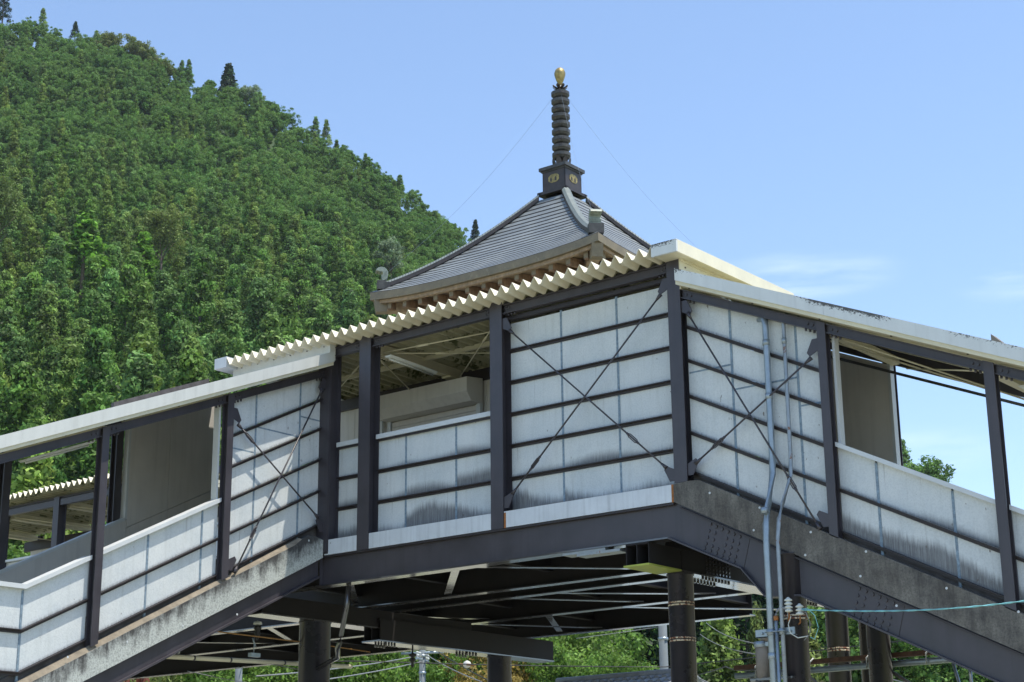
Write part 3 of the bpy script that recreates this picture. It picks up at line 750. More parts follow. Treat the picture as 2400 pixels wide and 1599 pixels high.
mb = MB(); mb.box((-20.9, 4.40, 8.12), (-13.4, 4.48, 8.16)); obj('purlin', mb, M['rail'], far)
mb = MB(); mb.box((-20.9, 6.4, 7.75), (-13.4, 6.5, 7.95)); obj('rear_head_beam', mb, M['rail'], far)
for k in range(46):
    o = bpy.data.objects.new('roof_fold', fold_me); COL.objects.link(o); o.parent = far; o.matrix_parent_inverse = far.matrix_world.inverted(); o.location = (-21.0 + k * P_, 4.37, .215)
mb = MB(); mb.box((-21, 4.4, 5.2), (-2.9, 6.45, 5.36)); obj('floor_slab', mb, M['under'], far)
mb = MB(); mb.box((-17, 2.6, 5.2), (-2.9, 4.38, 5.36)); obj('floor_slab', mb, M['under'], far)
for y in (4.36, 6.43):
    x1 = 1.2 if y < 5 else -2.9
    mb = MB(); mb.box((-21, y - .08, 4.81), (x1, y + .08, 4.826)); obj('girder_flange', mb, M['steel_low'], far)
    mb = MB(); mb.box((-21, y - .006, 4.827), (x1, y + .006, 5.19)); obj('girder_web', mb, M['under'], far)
for a, b in (((-3.4, 4.3), (-4.6, 2.62)), ((-6.2, 4.3), (-7.2, 2.62)), ((-4.0, 4.45), (-2.4, 6.35)), ((-5.2, 4.45), (-6.4, 6.35)), ((-6.8, 4.45), (-5.6, 6.35)), ((-9.2, 2.6), (-10.4, 4.3)), ((-3.9, 2.6), (-2.2, 4.3)), ((-12.2, 2.6), (-10.8, 4.3)), ((-8.6, 4.45), (-9.8, 6.35))):
    flat(a, b, 4.84, .05, far)
for x in (-12.5, -10.8, -9.1, -7.4, -5.8, -4.2, -3.0):
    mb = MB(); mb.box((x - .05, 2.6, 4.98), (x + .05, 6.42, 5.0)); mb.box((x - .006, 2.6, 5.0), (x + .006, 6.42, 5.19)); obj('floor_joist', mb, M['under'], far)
crosshead(-6.55, 2.13, 6.15, 4.36, 4.68, far)
mb = MB(); 
for i in range(4):
    for s in (-.1, .1): mb.tube([(-6.55 + s, 4.3 - .07 * i, 4.359), (-6.55 + s, 4.3 - .07 * i, 4.31)], .018, 6); mb.tube([(-6.55 + s, 2.5 - .06 * i, 4.359), (-6.55 + s, 2.5 - .06 * i, 4.31)], .016, 6)
obj('crosshead_bolts', mb, M['steel_low'], far, kind='stuff')
mb = MB()
for x in (-12.9, -11.2, -9.6): mb.box((x, 2.2, 4.62), (x + .1, 2.3, 4.8))
column(-6.55, 4.98, .185, 4.36, far, ())

# ---------------------------------------------------------------- things in and on the bridge
t = thing('roller_shutter', 'long beige box of a roller shutter on the rear wall inside the corridor', 'shutter', (-5.15, 1.9, 7.4))
mb = MB(); mb.prismu([(1.90, 7.40), (1.66, 7.40), (1.56, 7.52), (1.56, 7.72), (1.90, 7.76)], -6.02, -4.3); obj('shutter_box', mb, M['interior'], t)
mb = MB()
for k in range(14): mb.box((-5.95, 1.86, 7.39 - k * .08), (-4.38, 1.88, 7.39 - k * .08 - .074))
obj('shutter_curtain', mb, M['interior'], t)
mb = MB(); mb.box((-6.02, 1.84, 6.0), (-5.96, 1.90, 7.4)); mb.box((-4.37, 1.84, 6.0), (-4.3, 1.90, 7.4)); obj('guide_rail', mb, M['cap'], t)
def lamp(a, b, label, w_=.06):
    t = thing('fluorescent_lamp', label, 'lamp', a); a = Vector(a); b = Vector(b); d = (b - a).normalized(); p = d.cross(Vector((0, 0, 1))).normalized() * w_; up = Vector((0, 0, .03))
    mb = MB(); mb.hexa([a - p * .5, b - p * .5, b + p * .5, a + p * .5, a - p + up, b - p + up, b + p + up, a + p + up], raw=True); obj('housing', mb, M['lamp'], t)
    mb = MB(); mb.tube([a + d * .04 - up * .5, b - d * .04 - up * .5], .013, 8); obj('tube', mb, M['ceramic'], t)
lamp((-4.52, .22, 7.74), (-4.52, 1.15, 7.70), 'white fluorescent strip lamp under the cream cross beam inside the corridor')
lamp((-6.4, -3.0, 6.315), (-6.4, -3.95, 5.925), 'white fluorescent strip lamp hanging under the roof of the left stair flight', .09)
lamp((3.98, .25, 5.86), (3.98, 1.5, 5.82), 'greenish strip lamp under the roof at the right edge of the photo', .08)

def pipe(pts, r, mat, label, cat='conduit', name='conduit_pipe', rings=(), group=None):
    t = thing(name, label, cat, pts[-1], group)
    mb = MB(); mb.tube(pts, r, 14); obj('tube', mb, M[mat], t)
    for p in rings:
        mb = MB(); mb.tube([Vector(p) - Vector((0, 0, .03)), Vector(p) + Vector((0, 0, .03))], r + .006, 14); obj('coupling', mb, M['galv'], t)
    return t
pipe([(1.10, .15, 7.10), (1.16, .10, 7.105), (1.215, .06, 7.07), (1.23, .05, 6.98), (1.23, .045, 5.55), (1.23, .03, 5.35), (1.23, -.10, 4.98), (1.235, -.175, 4.78), (1.24, -.19, 4.6), (1.24, -.2, .0)], .036, 'galv',
     'thick galvanised conduit running down past the right bay and the column', rings=[(1.23, .05, 6.80), (1.23, .045, 6.2), (1.24, -.195, 4.92), (1.24, -.2, 3.66), (1.24, -.2, 3.42)])
pipe([(1.42, .12, 7.03), (1.44, .07, 7.03), (1.45, .055, 6.97), (1.45, .045, 5.5), (1.445, .03, 5.3), (1.41, -.10, 5.0), (1.385, -.16, 4.82), (1.375, -.19, 4.6), (1.37, -.2, 0)], .022, 'galv_rust',
     'thin rust patched conduit just right of the thick one', rings=[(1.45, .05, 6.78), (1.37, -.2, 3.66)])
t = thing('conduit_pipe', 'short conduit with a grey hose hooped over its rusty top, between the two tall conduits', 'conduit', (1.31, -.2, 3.78))
mb = MB(); mb.tube([(1.31, -.2, 0), (1.31, -.2, 3.78)], .019, 12); obj('tube', mb, M['galv'], t)
mb = MB(); mb.tube([(1.31, -.2, 3.775), (1.31, -.2, 3.82)], .026, 10); obj('coupling', mb, M['rust'], t)
mb = MB(); mb.tube([(1.31 + .075 - .075 * math.cos(a * math.pi / 10), -.2, 3.82 + .075 * math.sin(a * math.pi / 10)) for a in range(12)], .013, 8); obj('hose', mb, M['cable_grey'], t)
t = thing('clamp_bracket', 'galvanised bracket strapping the three conduits across the round column', 'bracket', (1.3, -.2, 3.65))
mb = MB(); mb.box((1.04, -.165, 3.62), (1.50, -.150, 3.70)); mb.box((1.04, -.165, 3.62), (1.50, -.12, 3.628)); obj('channel', mb, M['galv'], t)
mb = MB()
for x in (1.12, 1.31, 1.45): mb.tube([(x, -.165, 3.66), (x, -.185, 3.66)], .014, 6)
obj('bolts', mb, M['galv'], t)
for x in (1.24, 1.31, 1.37):
    mb = MB(); mb.tube([(x - .045, -.172, 3.66), (x - .045, -.235, 3.66), (x, -.255, 3.66), (x + .045, -.235, 3.66), (x + .045, -.172, 3.66)], .006, 5); obj('strap', mb, M['galv'], t)
for (x, z, lab, n_d) in ((1.475, 3.84, 'white ribbed porcelain insulator standing on the column beside the conduits', 4), (1.60, 3.80, 'cream ribbed insulator holding the turquoise wire', 3)):
    t = thing('insulator', lab, 'insulator', (x, -.22, z))
    pr = [(.012, z)]
    for k in range(n_d): pr += [(.018, z + k * .036 + .002), (.042, z + k * .036 + .010), (.040, z + k * .036 + .022), (.020, z + k * .036 + .034)]
    pr += [(.012, z + n_d * .036 + .01)]
    mb = MB(); mb.lathe((x, -.22), pr, 18); obj('ribbed_body', mb, M['ceramic'], t)
    mb = MB(); mb.tube([(x, -.22, z - .07), (x, -.22, z)], .008, 6); mb.tube([(x, -.22, z - .07), (x - .1, -.08, z - .07)], .008, 6); obj('pin', mb, M['rust'], t)
mb = MB(); a = Vector((1.63, -.24, 3.85)); b = Vector((5.2, -.72, 3.72)); pts = []
for k in range(61):
    q = k / 60; p = a.lerp(b, q); p.z -= .10 * math.sin(q * math.pi); ang = q * 60
    pts.append(p)
mb.tube(pts, .0055, 6)
for ph in (0, math.pi): mb.tube([p + Vector((0, math.cos(i * 1.1 + ph), math.sin(i * 1.1 + ph))) * .005 for i, p in enumerate(pts)], .004, 4)
tag(obj('twisted_wire', mb, M['cable_blue']), 'turquoise twisted wire stretching right from the cream insulator', 'wire')
def cable(pts, r, mat, label, name='cable', cat='cable', sag=.0, group=None):
    mb = MB(); P = []
    for a, b in zip(pts[:-1], pts[1:]):
        a = Vector(a); b = Vector(b)
        for k in range(10):
            q = k / 10; p = a.lerp(b, q); p.z -= sag * 4 * q * (1 - q) * (b - a).length / 20; P.append(p)
    P.append(Vector(pts[-1])); mb.tube(P, r, 5)
    return tag(obj(name, mb, M[mat]), label, cat, group)
cable([(1.62, -.23, 3.86), (1.70, -.24, 3.86), (1.78, -.24, 3.78), (1.80, -.22, 3.66), (1.74, -.2, 3.55), (1.68, -.18, 3.58)], .004, 'cable_blue', 'blue looped tail of wire dangling behind the cream insulator', 'wire_loop', 'wire')
cable([(1.62, -.23, 3.84), (1.68, -.24, 3.82), (1.72, -.24, 3.72), (1.70, -.22, 3.6), (1.62, -.2, 3.55)], .004, 'cable_grey', 'grey looped tail of wire dangling inside the blue loop', 'wire_loop', 'wire')
cable([(1.49, -.21, 3.80), (1.46, -.22, 3.72), (1.48, -.22, 3.63), (1.55, -.2, 3.58), (1.66, -.18, 3.59)], .006, 'ceramic', 'white lead curving down below the white insulator', 'lead_wire', 'wire')

# ================================================================ temple tower behind the bridge
SUPA, SUPB, TZ = -7.09, -12.85, 3.49
TC = Vector((-11.1, 12.93, 0)); TA = R(1.0)
def FT(q=0):
    ca, sa = math.cos(TA + q * math.pi / 2), math.sin(TA + q * math.pi / 2)
    return lambda a, b, z: (TC.x + a * ca - b * sa, TC.y + a * sa + b * ca, z)
tower = thing('temple_tower', 'temple tower with curved grey copper pyramid roof and timber eaves rising behind the bridge', 'temple', (TC.x, TC.y, 0))
HE = 3.0; NC = 20
def rz(r, t=0.):
    s = HE - r
    return 12.90 + .62 * s + .112 * s * s + .13 * abs(t) ** 3 * (r / HE) ** 3
rk = [HE - (HE - .36) * k / NC for k in range(NC + 1)]
course_me = []
for k in range(NC):
    mb = MB(lambda a, b, z: (a, b, z)); r0, r1 = rk[k], rk[k + 1]; ns = 10 if k < 14 else 6; lip = .013
    rows = []
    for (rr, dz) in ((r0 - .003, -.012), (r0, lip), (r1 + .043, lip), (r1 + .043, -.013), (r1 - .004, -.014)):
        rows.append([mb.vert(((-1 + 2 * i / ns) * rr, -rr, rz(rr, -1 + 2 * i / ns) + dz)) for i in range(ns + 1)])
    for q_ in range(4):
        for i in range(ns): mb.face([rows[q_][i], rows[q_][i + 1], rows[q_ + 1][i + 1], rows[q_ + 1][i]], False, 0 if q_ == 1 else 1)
    course_me.append(mb.mesh('roof_course', [M['copper'], M['copper_dark']]))  # dark gap strips and lips paint in the shade between courses
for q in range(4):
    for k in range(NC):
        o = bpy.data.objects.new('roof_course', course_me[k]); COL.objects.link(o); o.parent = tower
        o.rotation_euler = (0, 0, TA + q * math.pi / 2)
    F = FT(q)
    # hip ridge running down the corner at (+r,-r)
    mb = MB(F); n = 22; rows = []
    for i in range(n + 1):
        r = .38 + (2.86 - .38) * i / n; z = rz(r, 1) ; hw = .068; 
        rows.append([mb.vert(p) for p in ((r - hw, -r - hw, z - .02), (r - hw, -r - hw, z + .075), (r - .03, -r - .03, z + .135), (r + .03, -r + .03, z + .135), (r + hw, -r + hw, z + .075), (r + hw, -r + hw, z - .02))])
    for i in range(n):
        for j in range(5): mb.face([rows[i][j], rows[i][j + 1], rows[i + 1][j + 1], rows[i + 1][j]], False, 1 if j in (0, 4) else 0)
    mb.face(rows[0]); mb.face(rows[-1])
    obj('hip_ridge', mb, [M['hipcap'], M['copper_dark']], tower)
    mb = MB(F)
    for i in range(56):
        r = .42 + (2.8 - .42) * i / 56; z = rz(r, 1)
        P = [(r - .088, -r - .088, z + .077), (r - .03, -r - .03, z + .138), (r + .03, -r + .03, z + .138), (r + .088, -r + .088, z + .077)]
        d = .006
        a = [mb.vert(p) for p in P]; b = [mb.vert((p[0] + d, p[1] - d, p[2] - .004)) for p in P]
        for j in range(3): mb.face([a[j], a[j + 1], b[j + 1], b[j]])
    obj('ridge_seams', mb, M['copper_dark'], tower)
    # corner block and scroll
    mb = MB(F); r = 2.84; z = rz(r, 1)
    mb.hexa([(r - .02, -r - .2, z - .03), (r + .1, -r - .08, z - .03), (r + .08 - .02, -r + .22, z + 0.), (r - .22, -r - .06, z + 0.), (r - .02, -r - .2, z + .16), (r + .1, -r - .08, z + .16), (r + .06, -r + .22, z + .16), (r - .22, -r - .06, z + .16)])
    mb.v = []; mb.f = []; mb.sm = []; mb.mi = []; mb.a = []
    G = lambda d, e, zz: (r + (d + e) * .7071, -r - (d - e) * .7071, z + zz)     # d outward along the diagonal, e across
    mb.F = lambda d, e, zz: F(*G(d, e, zz))
    mb.box((-.10, -.15, -.03), (.08, .15, .17)); mb.box((-.2, -.11, .02), (-.10, .11, .15))
    o = obj('corner_block', mb, M['patina'], tower)
    mb = MB(lambda d, e, zz: F(*G(d, e, zz)))
    for lay in range(4):
        R0 = .175 - lay * .032; pts = []
        for a in range(13):
            ang = R(-100) - R(232 - lay * 8) * a / 12; rr = R0 * (1 - .28 * a / 12)
            pts.append((.0 + rr * math.cos(ang), .17 + .175 + rr * math.sin(ang)))
        for (p, q2), (s_, t_) in zip(zip(pts[:-1], pts[1:]), zip(pts[:-1], pts[1:])):
            th = .024
            (x0, z0), (x1, z1) = p, q2; L0 = math.hypot(x0, z0 - .345); L1 = math.hypot(x1, z1 - .345)
            i0 = (x0 * (1 - th / L0), .345 + (z0 - .345) * (1 - th / L0)); i1 = (x1 * (1 - th / L1), .345 + (z1 - .345) * (1 - th / L1))
            hw = .115 - lay * .0
            mb.hexa([(i0[0], -hw, i0[1]), (i1[0], -hw, i1[1]), (i1[0], hw, i1[1]), (i0[0], hw, i0[1]), (x0, -hw, z0), (x1, -hw, z1), (x1, hw, z1), (x0, hw, z0)])
    obj('scroll_ornament', mb, M['scroll'], tower)
    # eaves boards, following the upturned edge
    for (ra, rb, za, zb_, nm, mt) in ((3.0, 2.9, -.165, .0, 'eaves_board', 'eaves'), (2.93, 2.84, -.245, -.168, 'eaves_board', 'wood')):
        mb = MB(F); ns = 12
        for i in range(ns):
            t0, t1 = -1 + 2 * i / ns, -1 + 2 * (i + 1) / ns
            P = []
            for zz in (za, zb_):
                for (t, rr) in ((t0, ra), (t1, ra), (t1, rb), (t0, rb)): P.append((t * rr, -rr, rz(HE, t) + zz))
            mb.hexa(P)
        obj(nm, mb, M[mt], tower)
    mb = MB(F); ns = 12
    for i in range(ns):
        t0, t1 = -1 + 2 * i / ns, -1 + 2 * (i + 1) / ns
        P = []
        for zz in (-.20, -.17):
            for (t, rr) in ((t0, 2.88), (t1, 2.88), (t1, 1.6), (t0, 1.6)): P.append((t * rr, -rr, rz(HE, t * rr / 2.9) + zz + (2.88 - rr) * .13))
        mb.hexa(P)
    obj('soffit_board', mb, M['wood'], tower)
    for i in range(-6, 7):
        x = i * .43; y1 = max(1.55, abs(x) + .08)
        if y1 > 2.7: continue
        t = x / HE
        mb = MB(F); z = rz(HE, t) - .205
        mb.hexa([(x - .05, -2.83, z - .165), (x + .05, -2.83, z - .165), (x + .05, -y1, z - .165 + (2.83 - y1) * .13), (x - .05, -y1, z - .165 + (2.83 - y1) * .13),
                 (x - .05, -2.83, z), (x + .05, -2.83, z), (x + .05, -y1, z + (2.83 - y1) * .13), (x - .05, -y1, z + (2.83 - y1) * .13)])
        o = obj('rafter', mb, M['wood_dark'], tower)
        mb = MB(F); mb.box((x - .052, -2.838, z - .137), (x + .052, -2.829, z + .002)); obj('rafter_end', mb, M['eaves'], o)
    mb = MB(F); G2 = lambda r_, e, zz: (r_ + e * .7071, -r_ + e * .7071, zz)
    mb.F = lambda r_, e, zz: F(*G2(r_, e, zz))
    ze = rz(HE, 1)
    mb.hexa([(2.90, -.105, ze - .44), (2.90, .105, ze - .44), (1.5, .105, ze - .36), (1.5, -.105, ze - .36), (2.93, -.105, ze - .19), (2.93, .105, ze - .19), (1.5, .105, ze - .12), (1.5, -.105, ze - .12)])
    o = obj('hip_rafter', mb, M['wood'], tower)
    mb = MB(lambda r_, e, zz: F(*G2(r_, e, zz))); mb.hexa([(2.905, -.112, ze - .45), (2.905, .112, ze - .45), (2.74, .112, ze - .44), (2.74, -.112, ze - .44), (2.94, -.112, ze - .18), (2.94, .112, ze - .18), (2.74, .112, ze - .18), (2.74, -.112, ze - .18)])
    obj('metal_shoe', mb, M['eaves'], o)
    # walls and columns of the tower body
    mb = MB(F); mb.box((-1.45, -1.6, 6.5), (1.45, -1.5, 12.6)); obj('body_wall', mb, M['interior'], tower)
    mb = MB(F); mb.box((-2.2, -2.02, 12.42), (2.2, -1.88, 12.66)); mb.box((-1.6, -1.68, 11.9), (1.6, -1.52, 12.15)); obj('eaves_beam', mb, M['wood_dark'], tower)
    mb = MB(F); mb.tube([(1.55, -1.55, 6.5), (1.55, -1.55, 12.5)], .17, 14); obj('column', mb, M['wood_dark'], tower)
    mb = MB(F); mb.box((-.31, -.31, 15.44), (.31, -.29, 15.97)); o = obj('finial_base_side', mb, M['copper_dark'], tower)
    mb = MB(F); n = 28; po = []
    for j in range(n):
        a = 2 * math.pi * j / n; rr = 1 - .09 * max(0, math.cos(4 * a)) ** 3
        po.append((.155 * math.cos(a) * rr, 15.76 + .105 * math.sin(a) * rr))
    mb.prism(po, -.318, -.31); obj('gilded_plaque', mb, M['gold'], o)
    mb = MB(F)
    for dx in (-.07, .055): mb.prism([(dx - .022, 15.70), (dx + .018, 15.69), (dx + .024, 15.75), (dx, 15.80), (dx - .026, 15.76)], -.322, -.318)
    obj('plaque_relief', mb, M['copper_dark'], o)
F = FT(0)
mb = MB(F); mb.box((-2.1, -6.4, 6.2), (2.1, 2.1, 6.5)); obj('base_platform', mb, M['conc_dark'], tower)
mb = MB(); mb.tube([(SUPA, 10.9, 0), (SUPA, 10.9, 6.3)], .14, 12); obj('support_column', mb, M['steel'], tower)
mb = MB(); mb.tube([(SUPB, 12.6, 0), (SUPB, 12.6, 6.3)], .16, 12); obj('support_column', mb, M['steel'], tower)
mb = MB(F); mb.box((-.37, -.37, 15.985), (.37, .37, 16.06)); mb.box((-.33, -.33, 15.95), (.33, .33, 15.985)); obj('finial_cap', mb, M['patina'], tower)
mb = MB(F)
for s in (-1, 1): mb.box((-.40, s * .34 - .06, 15.40), (.40, s * .34 + .06, 15.47)); mb.box((s * .34 - .06, -.40, 15.405), (s * .34 + .06, .40, 15.465))
obj('base_skirt', mb, M['copper_dark'], tower)
cen = (TC.x, TC.y)
mb = MB(); mb.lathe(cen, [(.06, 16.05), (.06, 18.1)], 14); obj('mast', mb, M['copper_dark'], tower)
def petals(z, n, r0, r1, h, wd, nm):
    mb = MB()
    for j in range(n):
        a = 2 * math.pi * j / n + .3; ca, sa = math.cos(a), math.sin(a)
        def Q(r, e, zz): return (TC.x + r * ca - e * sa, TC.y + r * sa + e * ca, zz)
        rows = [(r0, wd * .75, z), (r1 * .9, wd, z + h * .5), (r1, wd * .7, z + h * .85), (r1 * 1.05, wd * .15, z + h)]
        for (ra, wa, za), (rb, wb, zb) in zip(rows[:-1], rows[1:]):
            mb.hexa([Q(ra, -wa, za), Q(ra, wa, za), Q(ra - .012, wa, za), Q(ra - .012, -wa, za), Q(rb, -wb, zb), Q(rb, wb, zb), Q(rb - .012, wb, zb), Q(rb - .012, -wb, zb)], raw=True)
    obj(nm, mb, M['copper_dark'], tower)
petals(16.06, 8, .15, .21, .24, .068, 'lotus_petals')
petals(18.02, 8, .05, .175, .075, .04, 'upper_petals')
ringm = MB(); ringm.lathe((0, 0), [(.075, -.01), (.12, -.008), (.165, .015), (.192, .05), (.207, .062), (.209, .135), (.200, .140), (.075, .142)], 30, smooth=False)
rm = ringm.mesh('finial_ring', [M['patina']])
for k in range(9):
    o = bpy.data.objects.new('finial_ring', rm); COL.objects.link(o); o.parent = tower; o.matrix_parent_inverse = tower.matrix_world.inverted()
    o.location = (TC.x, TC.y, 16.30 + k * .1865)
mb = MB(); mb.lathe(cen, [(.03, 18.10), (.055, 18.16), (.095, 18.26), (.125, 18.36), (.128, 18.42), (.105, 18.49), (.06, 18.535), (.015, 18.555)], 10, smooth=True); obj('gilded_jewel', mb, M['gold'], tower)
for q, lab in enumerate(('right front', 'right rear', 'left rear', 'left front')):
    F = FT(q); e = Vector(F(2.72, -2.72, rz(2.72, 1) + .35)); s = Vector((TC.x, TC.y, 18.05)); mb = MB()
    mb.tube([s.lerp(e, k / 12) - Vector((0, 0, .30 * math.sin(k / 12 * math.pi))) for k in range(13)], .0022, 4)
    obj('guy_wire', mb, M['galv'], tower)

# ================================================================ small things below the bridge
t = thing('standpipe', 'grey weathered vertical pipe with galvanised clamp and brown cap left of the conduits', 'pipe', (1.0, .02, 0))
mb = MB(); mb.tube([(1.0, .02, 3.22), (1.0, .02, 3.60), (1.01, .02, 3.635), (1.06, .02, 3.655), (1.2, .02, 3.66)], .072, 20); obj('upper_pipe', mb, M['asbestos'], t)
mb = MB(); mb.tube([(1.0, .02, 0), (1.0, .02, 3.21)], .056, 16); obj('lower_pipe', mb, M['asbestos'], t)
mb = MB(); mb.lathe((1.0, .02), [(.074, 3.54), (.083, 3.54), (.083, 3.60), (.074, 3.60)], 24); mb.box((1.07, -.03, 3.55), (1.14, .03, 3.59)); obj('clamp', mb, M['galv'], t)
mb = MB(); mb.box((.88, -.05, 3.20), (1.4, -.02, 3.225)); mb.tube([(.95, -.05, 3.2), (1.3, -.05, 3.05)], .012, 6); obj('bracket', mb, M['steel_low'], t)

t = thing('pipe_truss', 'steel pipe truss with rusty gutter crossing under the right stair flight', 'truss', (3.0, -2.0, 3.0))
a = Vector((3.29, -4.5, 2.90)); b = Vector((2.70, 1.2, 3.44)); 
a = Vector((-.6, 2.1, TZ)); b = Vector((5.4, 2.1, TZ))
mb = MB(); mb.tube([a, b], .035, 12); obj('top_pipe', mb, M['galv'], t)
mb = MB(); mb.box((a.x, 2.06, a.z + .07), (b.x, 2.16, a.z + .12)); obj('gutter', mb, M['gutter'], t)
for k in range(7):
    x = -.3 + k * .72
    mb = MB(); mb.tube([(x, 2.05, TZ - .03), (x + .02, 2.02, TZ + .08), (x + .06, 2.04, TZ + .13)], .010, 6); obj('gutter_hook', mb, M['cap'], t)
for x0, x1, g in ((-.4, .3, 'asbestos'), (.35, 1.05, 'asbestos'), (1.35, 2.3, 'asbestos'), (2.35, 3.3, 'asbestos'), (.15, .15, 'galv'), (.32, .32, 'galv'), (1.3, 1.3, 'galv'), (2.15, 2.3, 'galv'), (2.34, 2.34, 'galv'), (3.3, 3.35, 'galv')):
    mb = MB(); mb.tube([(x0, 2.1, TZ - .04), (x1, 2.1, TZ - .67)], .02, 8); obj('truss_member', mb, M[g], t)

def utility_pole(x, y, ztop, r, label, arms):
    t = thing('utility_pole', label, 'utility pole', (x, y, 0))
    mb = MB(); mb.tube([(x, y, 0), (x, y, ztop)], [r * 1.25, r], 14); obj('shaft', mb, M['pole'], t)
    for (z, l, ang) in arms:
        dx, dy = math.cos(ang) * l, math.sin(ang) * l
        mb = MB(); mb.tube([(x - dx, y - dy, z), (x + dx, y + dy, z)], .05, 6); o = obj('cross_arm', mb, M['galv'], t)
        for s in (-.9, -.5, .5, .9):
            mb = MB(); mb.lathe((x + dx * s, y + dy * s), [(.03, z + .05), (.07, z + .08), (.07, z + .13), (.03, z + .16), (.06, z + .19), (.06, z + .23), (.02, z + .25)], 8); obj('insulator', mb, M['ceramic'], o)
    for z in (ztop - .5, ztop - 1.1):
        mb = MB(); mb.lathe((x, y), [(r + .01, z), (r + .03, z), (r + .03, z + .08), (r + .01, z + .08)], 12); obj('band', mb, M['galv'], t)
    return t
utility_pole(-34.23, 24.84, 8.8, .12, 'concrete utility pole left of the thick left column, with a wire clamp at its top', [(8.05, .5, .6)])
utility_pole(-31.08, 30.76, 8.55, .11, 'pale utility pole in the middle where many wires meet', [(8.2, .8, .4), (7.95, .7, 2.0)])
utility_pole(-17.58, 26.06, 8.3, .12, 'bluish utility pole with step bolts just left of the banded round column', [])
W_ = [([(-19.17, 11.67, 5.34), (-31.08, 30.76, 8.13)], .022, 'cable_grey', 'upper of two cables rising to the middle pole from the left'),
      ([(-19.04, 11.81, 5.1), (-31.08, 30.76, 7.9)], .022, 'cable_grey', 'lower of two cables rising to the middle pole from the left'),
      ([(-40.0, 4.0, 6.9), (-17.39, 13.47, 5.68), (-14.78, 21.93, 5.96), (2.0, 20.0, 6.2)], .016, 'black', 'long dark cable running nearly level across the gap under the bridge'),
      ([(-30.97, 30.86, 8.13), (-18.6, 19.08, 5.64)], .02, 'cable_grey', 'cable falling to the right from the middle pole, nearest its shaft'),
      ([(-29.42, 29.56, 8.1), (-14.87, 15.67, 4.98)], .02, 'black', 'cable falling to the right from the middle pole past the glass ball insulator'),
      ([(-34.14, 24.94, 7.75), (-24.55, 20.46, 6.9)], .02, 'cable_grey', 'pale wire from the clamp of the left pole to the right'),
      ([(-19.64, 24.61, 7.30), (-17.61, 26.04, 7.60)], .012, 'cable_grey', 'thin wire ending at the top of the bluish pole'),
      ([(-21.86, 35.21, 8.89), (-5.15, 10.27, 4.88)], .013, 'cable_grey', 'upper thin wire in front of the dark wood right of the banded column'),
      ([(-22.05, 35.08, 8.50), (-5.15, 10.26, 4.70)], .013, 'cable_grey', 'lower thin wire in front of the dark wood right of the banded column'),
      ([(-17.6, 26.0, 6.1), (-5.6, 9.99, 4.50), (1.0, .0, 3.33)], .014, 'black', 'dark cable rising slightly to the thick conduit'),
      ([(-5.98, 9.76, 4.30), (-0.03, 1.67, 3.2)], .016, 'cable_grey', 'grey cable dropping behind the banded column towards the conduits'),
      ([(-3.15, 11.35, 4.21), (2.4, 4.0, 3.0)], .012, 'cable_grey', 'thin grey cable low behind the pipe truss'),
      ([(-31.1, 30.7, 7.2), (-26.0, 24.0, 5.2)], .015, 'cable_blue', 'light blue stay wire of the middle pole'),
      ([(-34.2, 24.7, 6.9), (-30.6, 17.5, 3.9)], .015, 'cable_blue', 'light blue stay wire of the left pole'),
      ([(-8.06, 0.09, 3.92), (-30.0, 24.0, 6.6)], .008, 'cable_grey', 'thin wire passing behind the thick left column')]
for pts, r, m_, lab in W_: cable(pts, r * .8, m_, lab, sag=.07)
t = thing('glass_ball_insulator', 'round whitish glass insulator hanging on the cable right of the middle pole', 'insulator', (-18.9, 18.83, 6.09))
mb = MB(); mb.lathe((-18.9, 18.83), [(.02, 6.0), (.08, 6.03), (.115, 6.09), (.08, 6.16), (.02, 6.19)], 16); obj('ball', mb, M['interior'], t)
mb = MB(); mb.tube([(-19.4, 19.1, 6.16), (-18.4, 18.5, 6.02)], .03, 6); obj('shackle', mb, M['rust'], t)
t = thing('registration_arm', 'long beige pipe arm reaching right under the left stair flight towards the thick column', 'pipe', (-7, 0, 3.9))
mb = MB(); mb.tube([(-6.74, -1.55, 3.905), (-7.23, 2.43, 4.085)], .030, 12); obj('arm', mb, M['cream_roof'], t)
mb = MB(); mb.tube([(-6.74, -1.55, 3.945), (-7.0, .6, 3.985), (-7.1, 1.6, 3.93)], .008, 6); obj('stay', mb, M['cable_grey'], t)
mb = MB()
for y in (-.9, -.2, .9, 1.9): mb.tube([(-6.82 - (y + .9) * .123, y, 3.934 + (y + .9) * .045), (-6.82 - (y + .93) * .123, y + .03, 3.936 + (y + .9) * .045)], .034, 10)
obj('joint_ring', mb, M['steel'], t)
mb = MB(); mb.tube([(-6.80 + .0, -1.2 + .07 * math.cos(a * .55), 4.02 + .075 * math.sin(a * .55)) for a in range(-3, 9)], .010, 6); obj('curl', mb, M['ceramic'], t)
cable([(-5.66, -1.72, 4.12), (-6.89, 1.36, 4.30), (-7.4, 3.0, 4.35)], .009, 'rust_rope', 'rusty wire rope strung under the left stair flight', 'wire_rope', 'wire')
mb = MB(); mb.tube([(-6.3, -.33, 4.20), (-6.3, -.33, 3.97)], .007, 6); mb.box((-6.33, -.40, 3.95), (-6.27, -.24, 4.0)); mb.tube([(-6.3, -.36, 4.19), (-6.3, -.30, 4.08)], .010, 6)
tag(obj('hanger_clamp', mb, M['galv']), 'small metal hanger clamp below the rusty wire rope', 'clamp')
t = thing('string_insulator', 'dark string of insulator discs hanging under the rear crosshead', 'insulator', (-6.6, 2.7, 4.2))
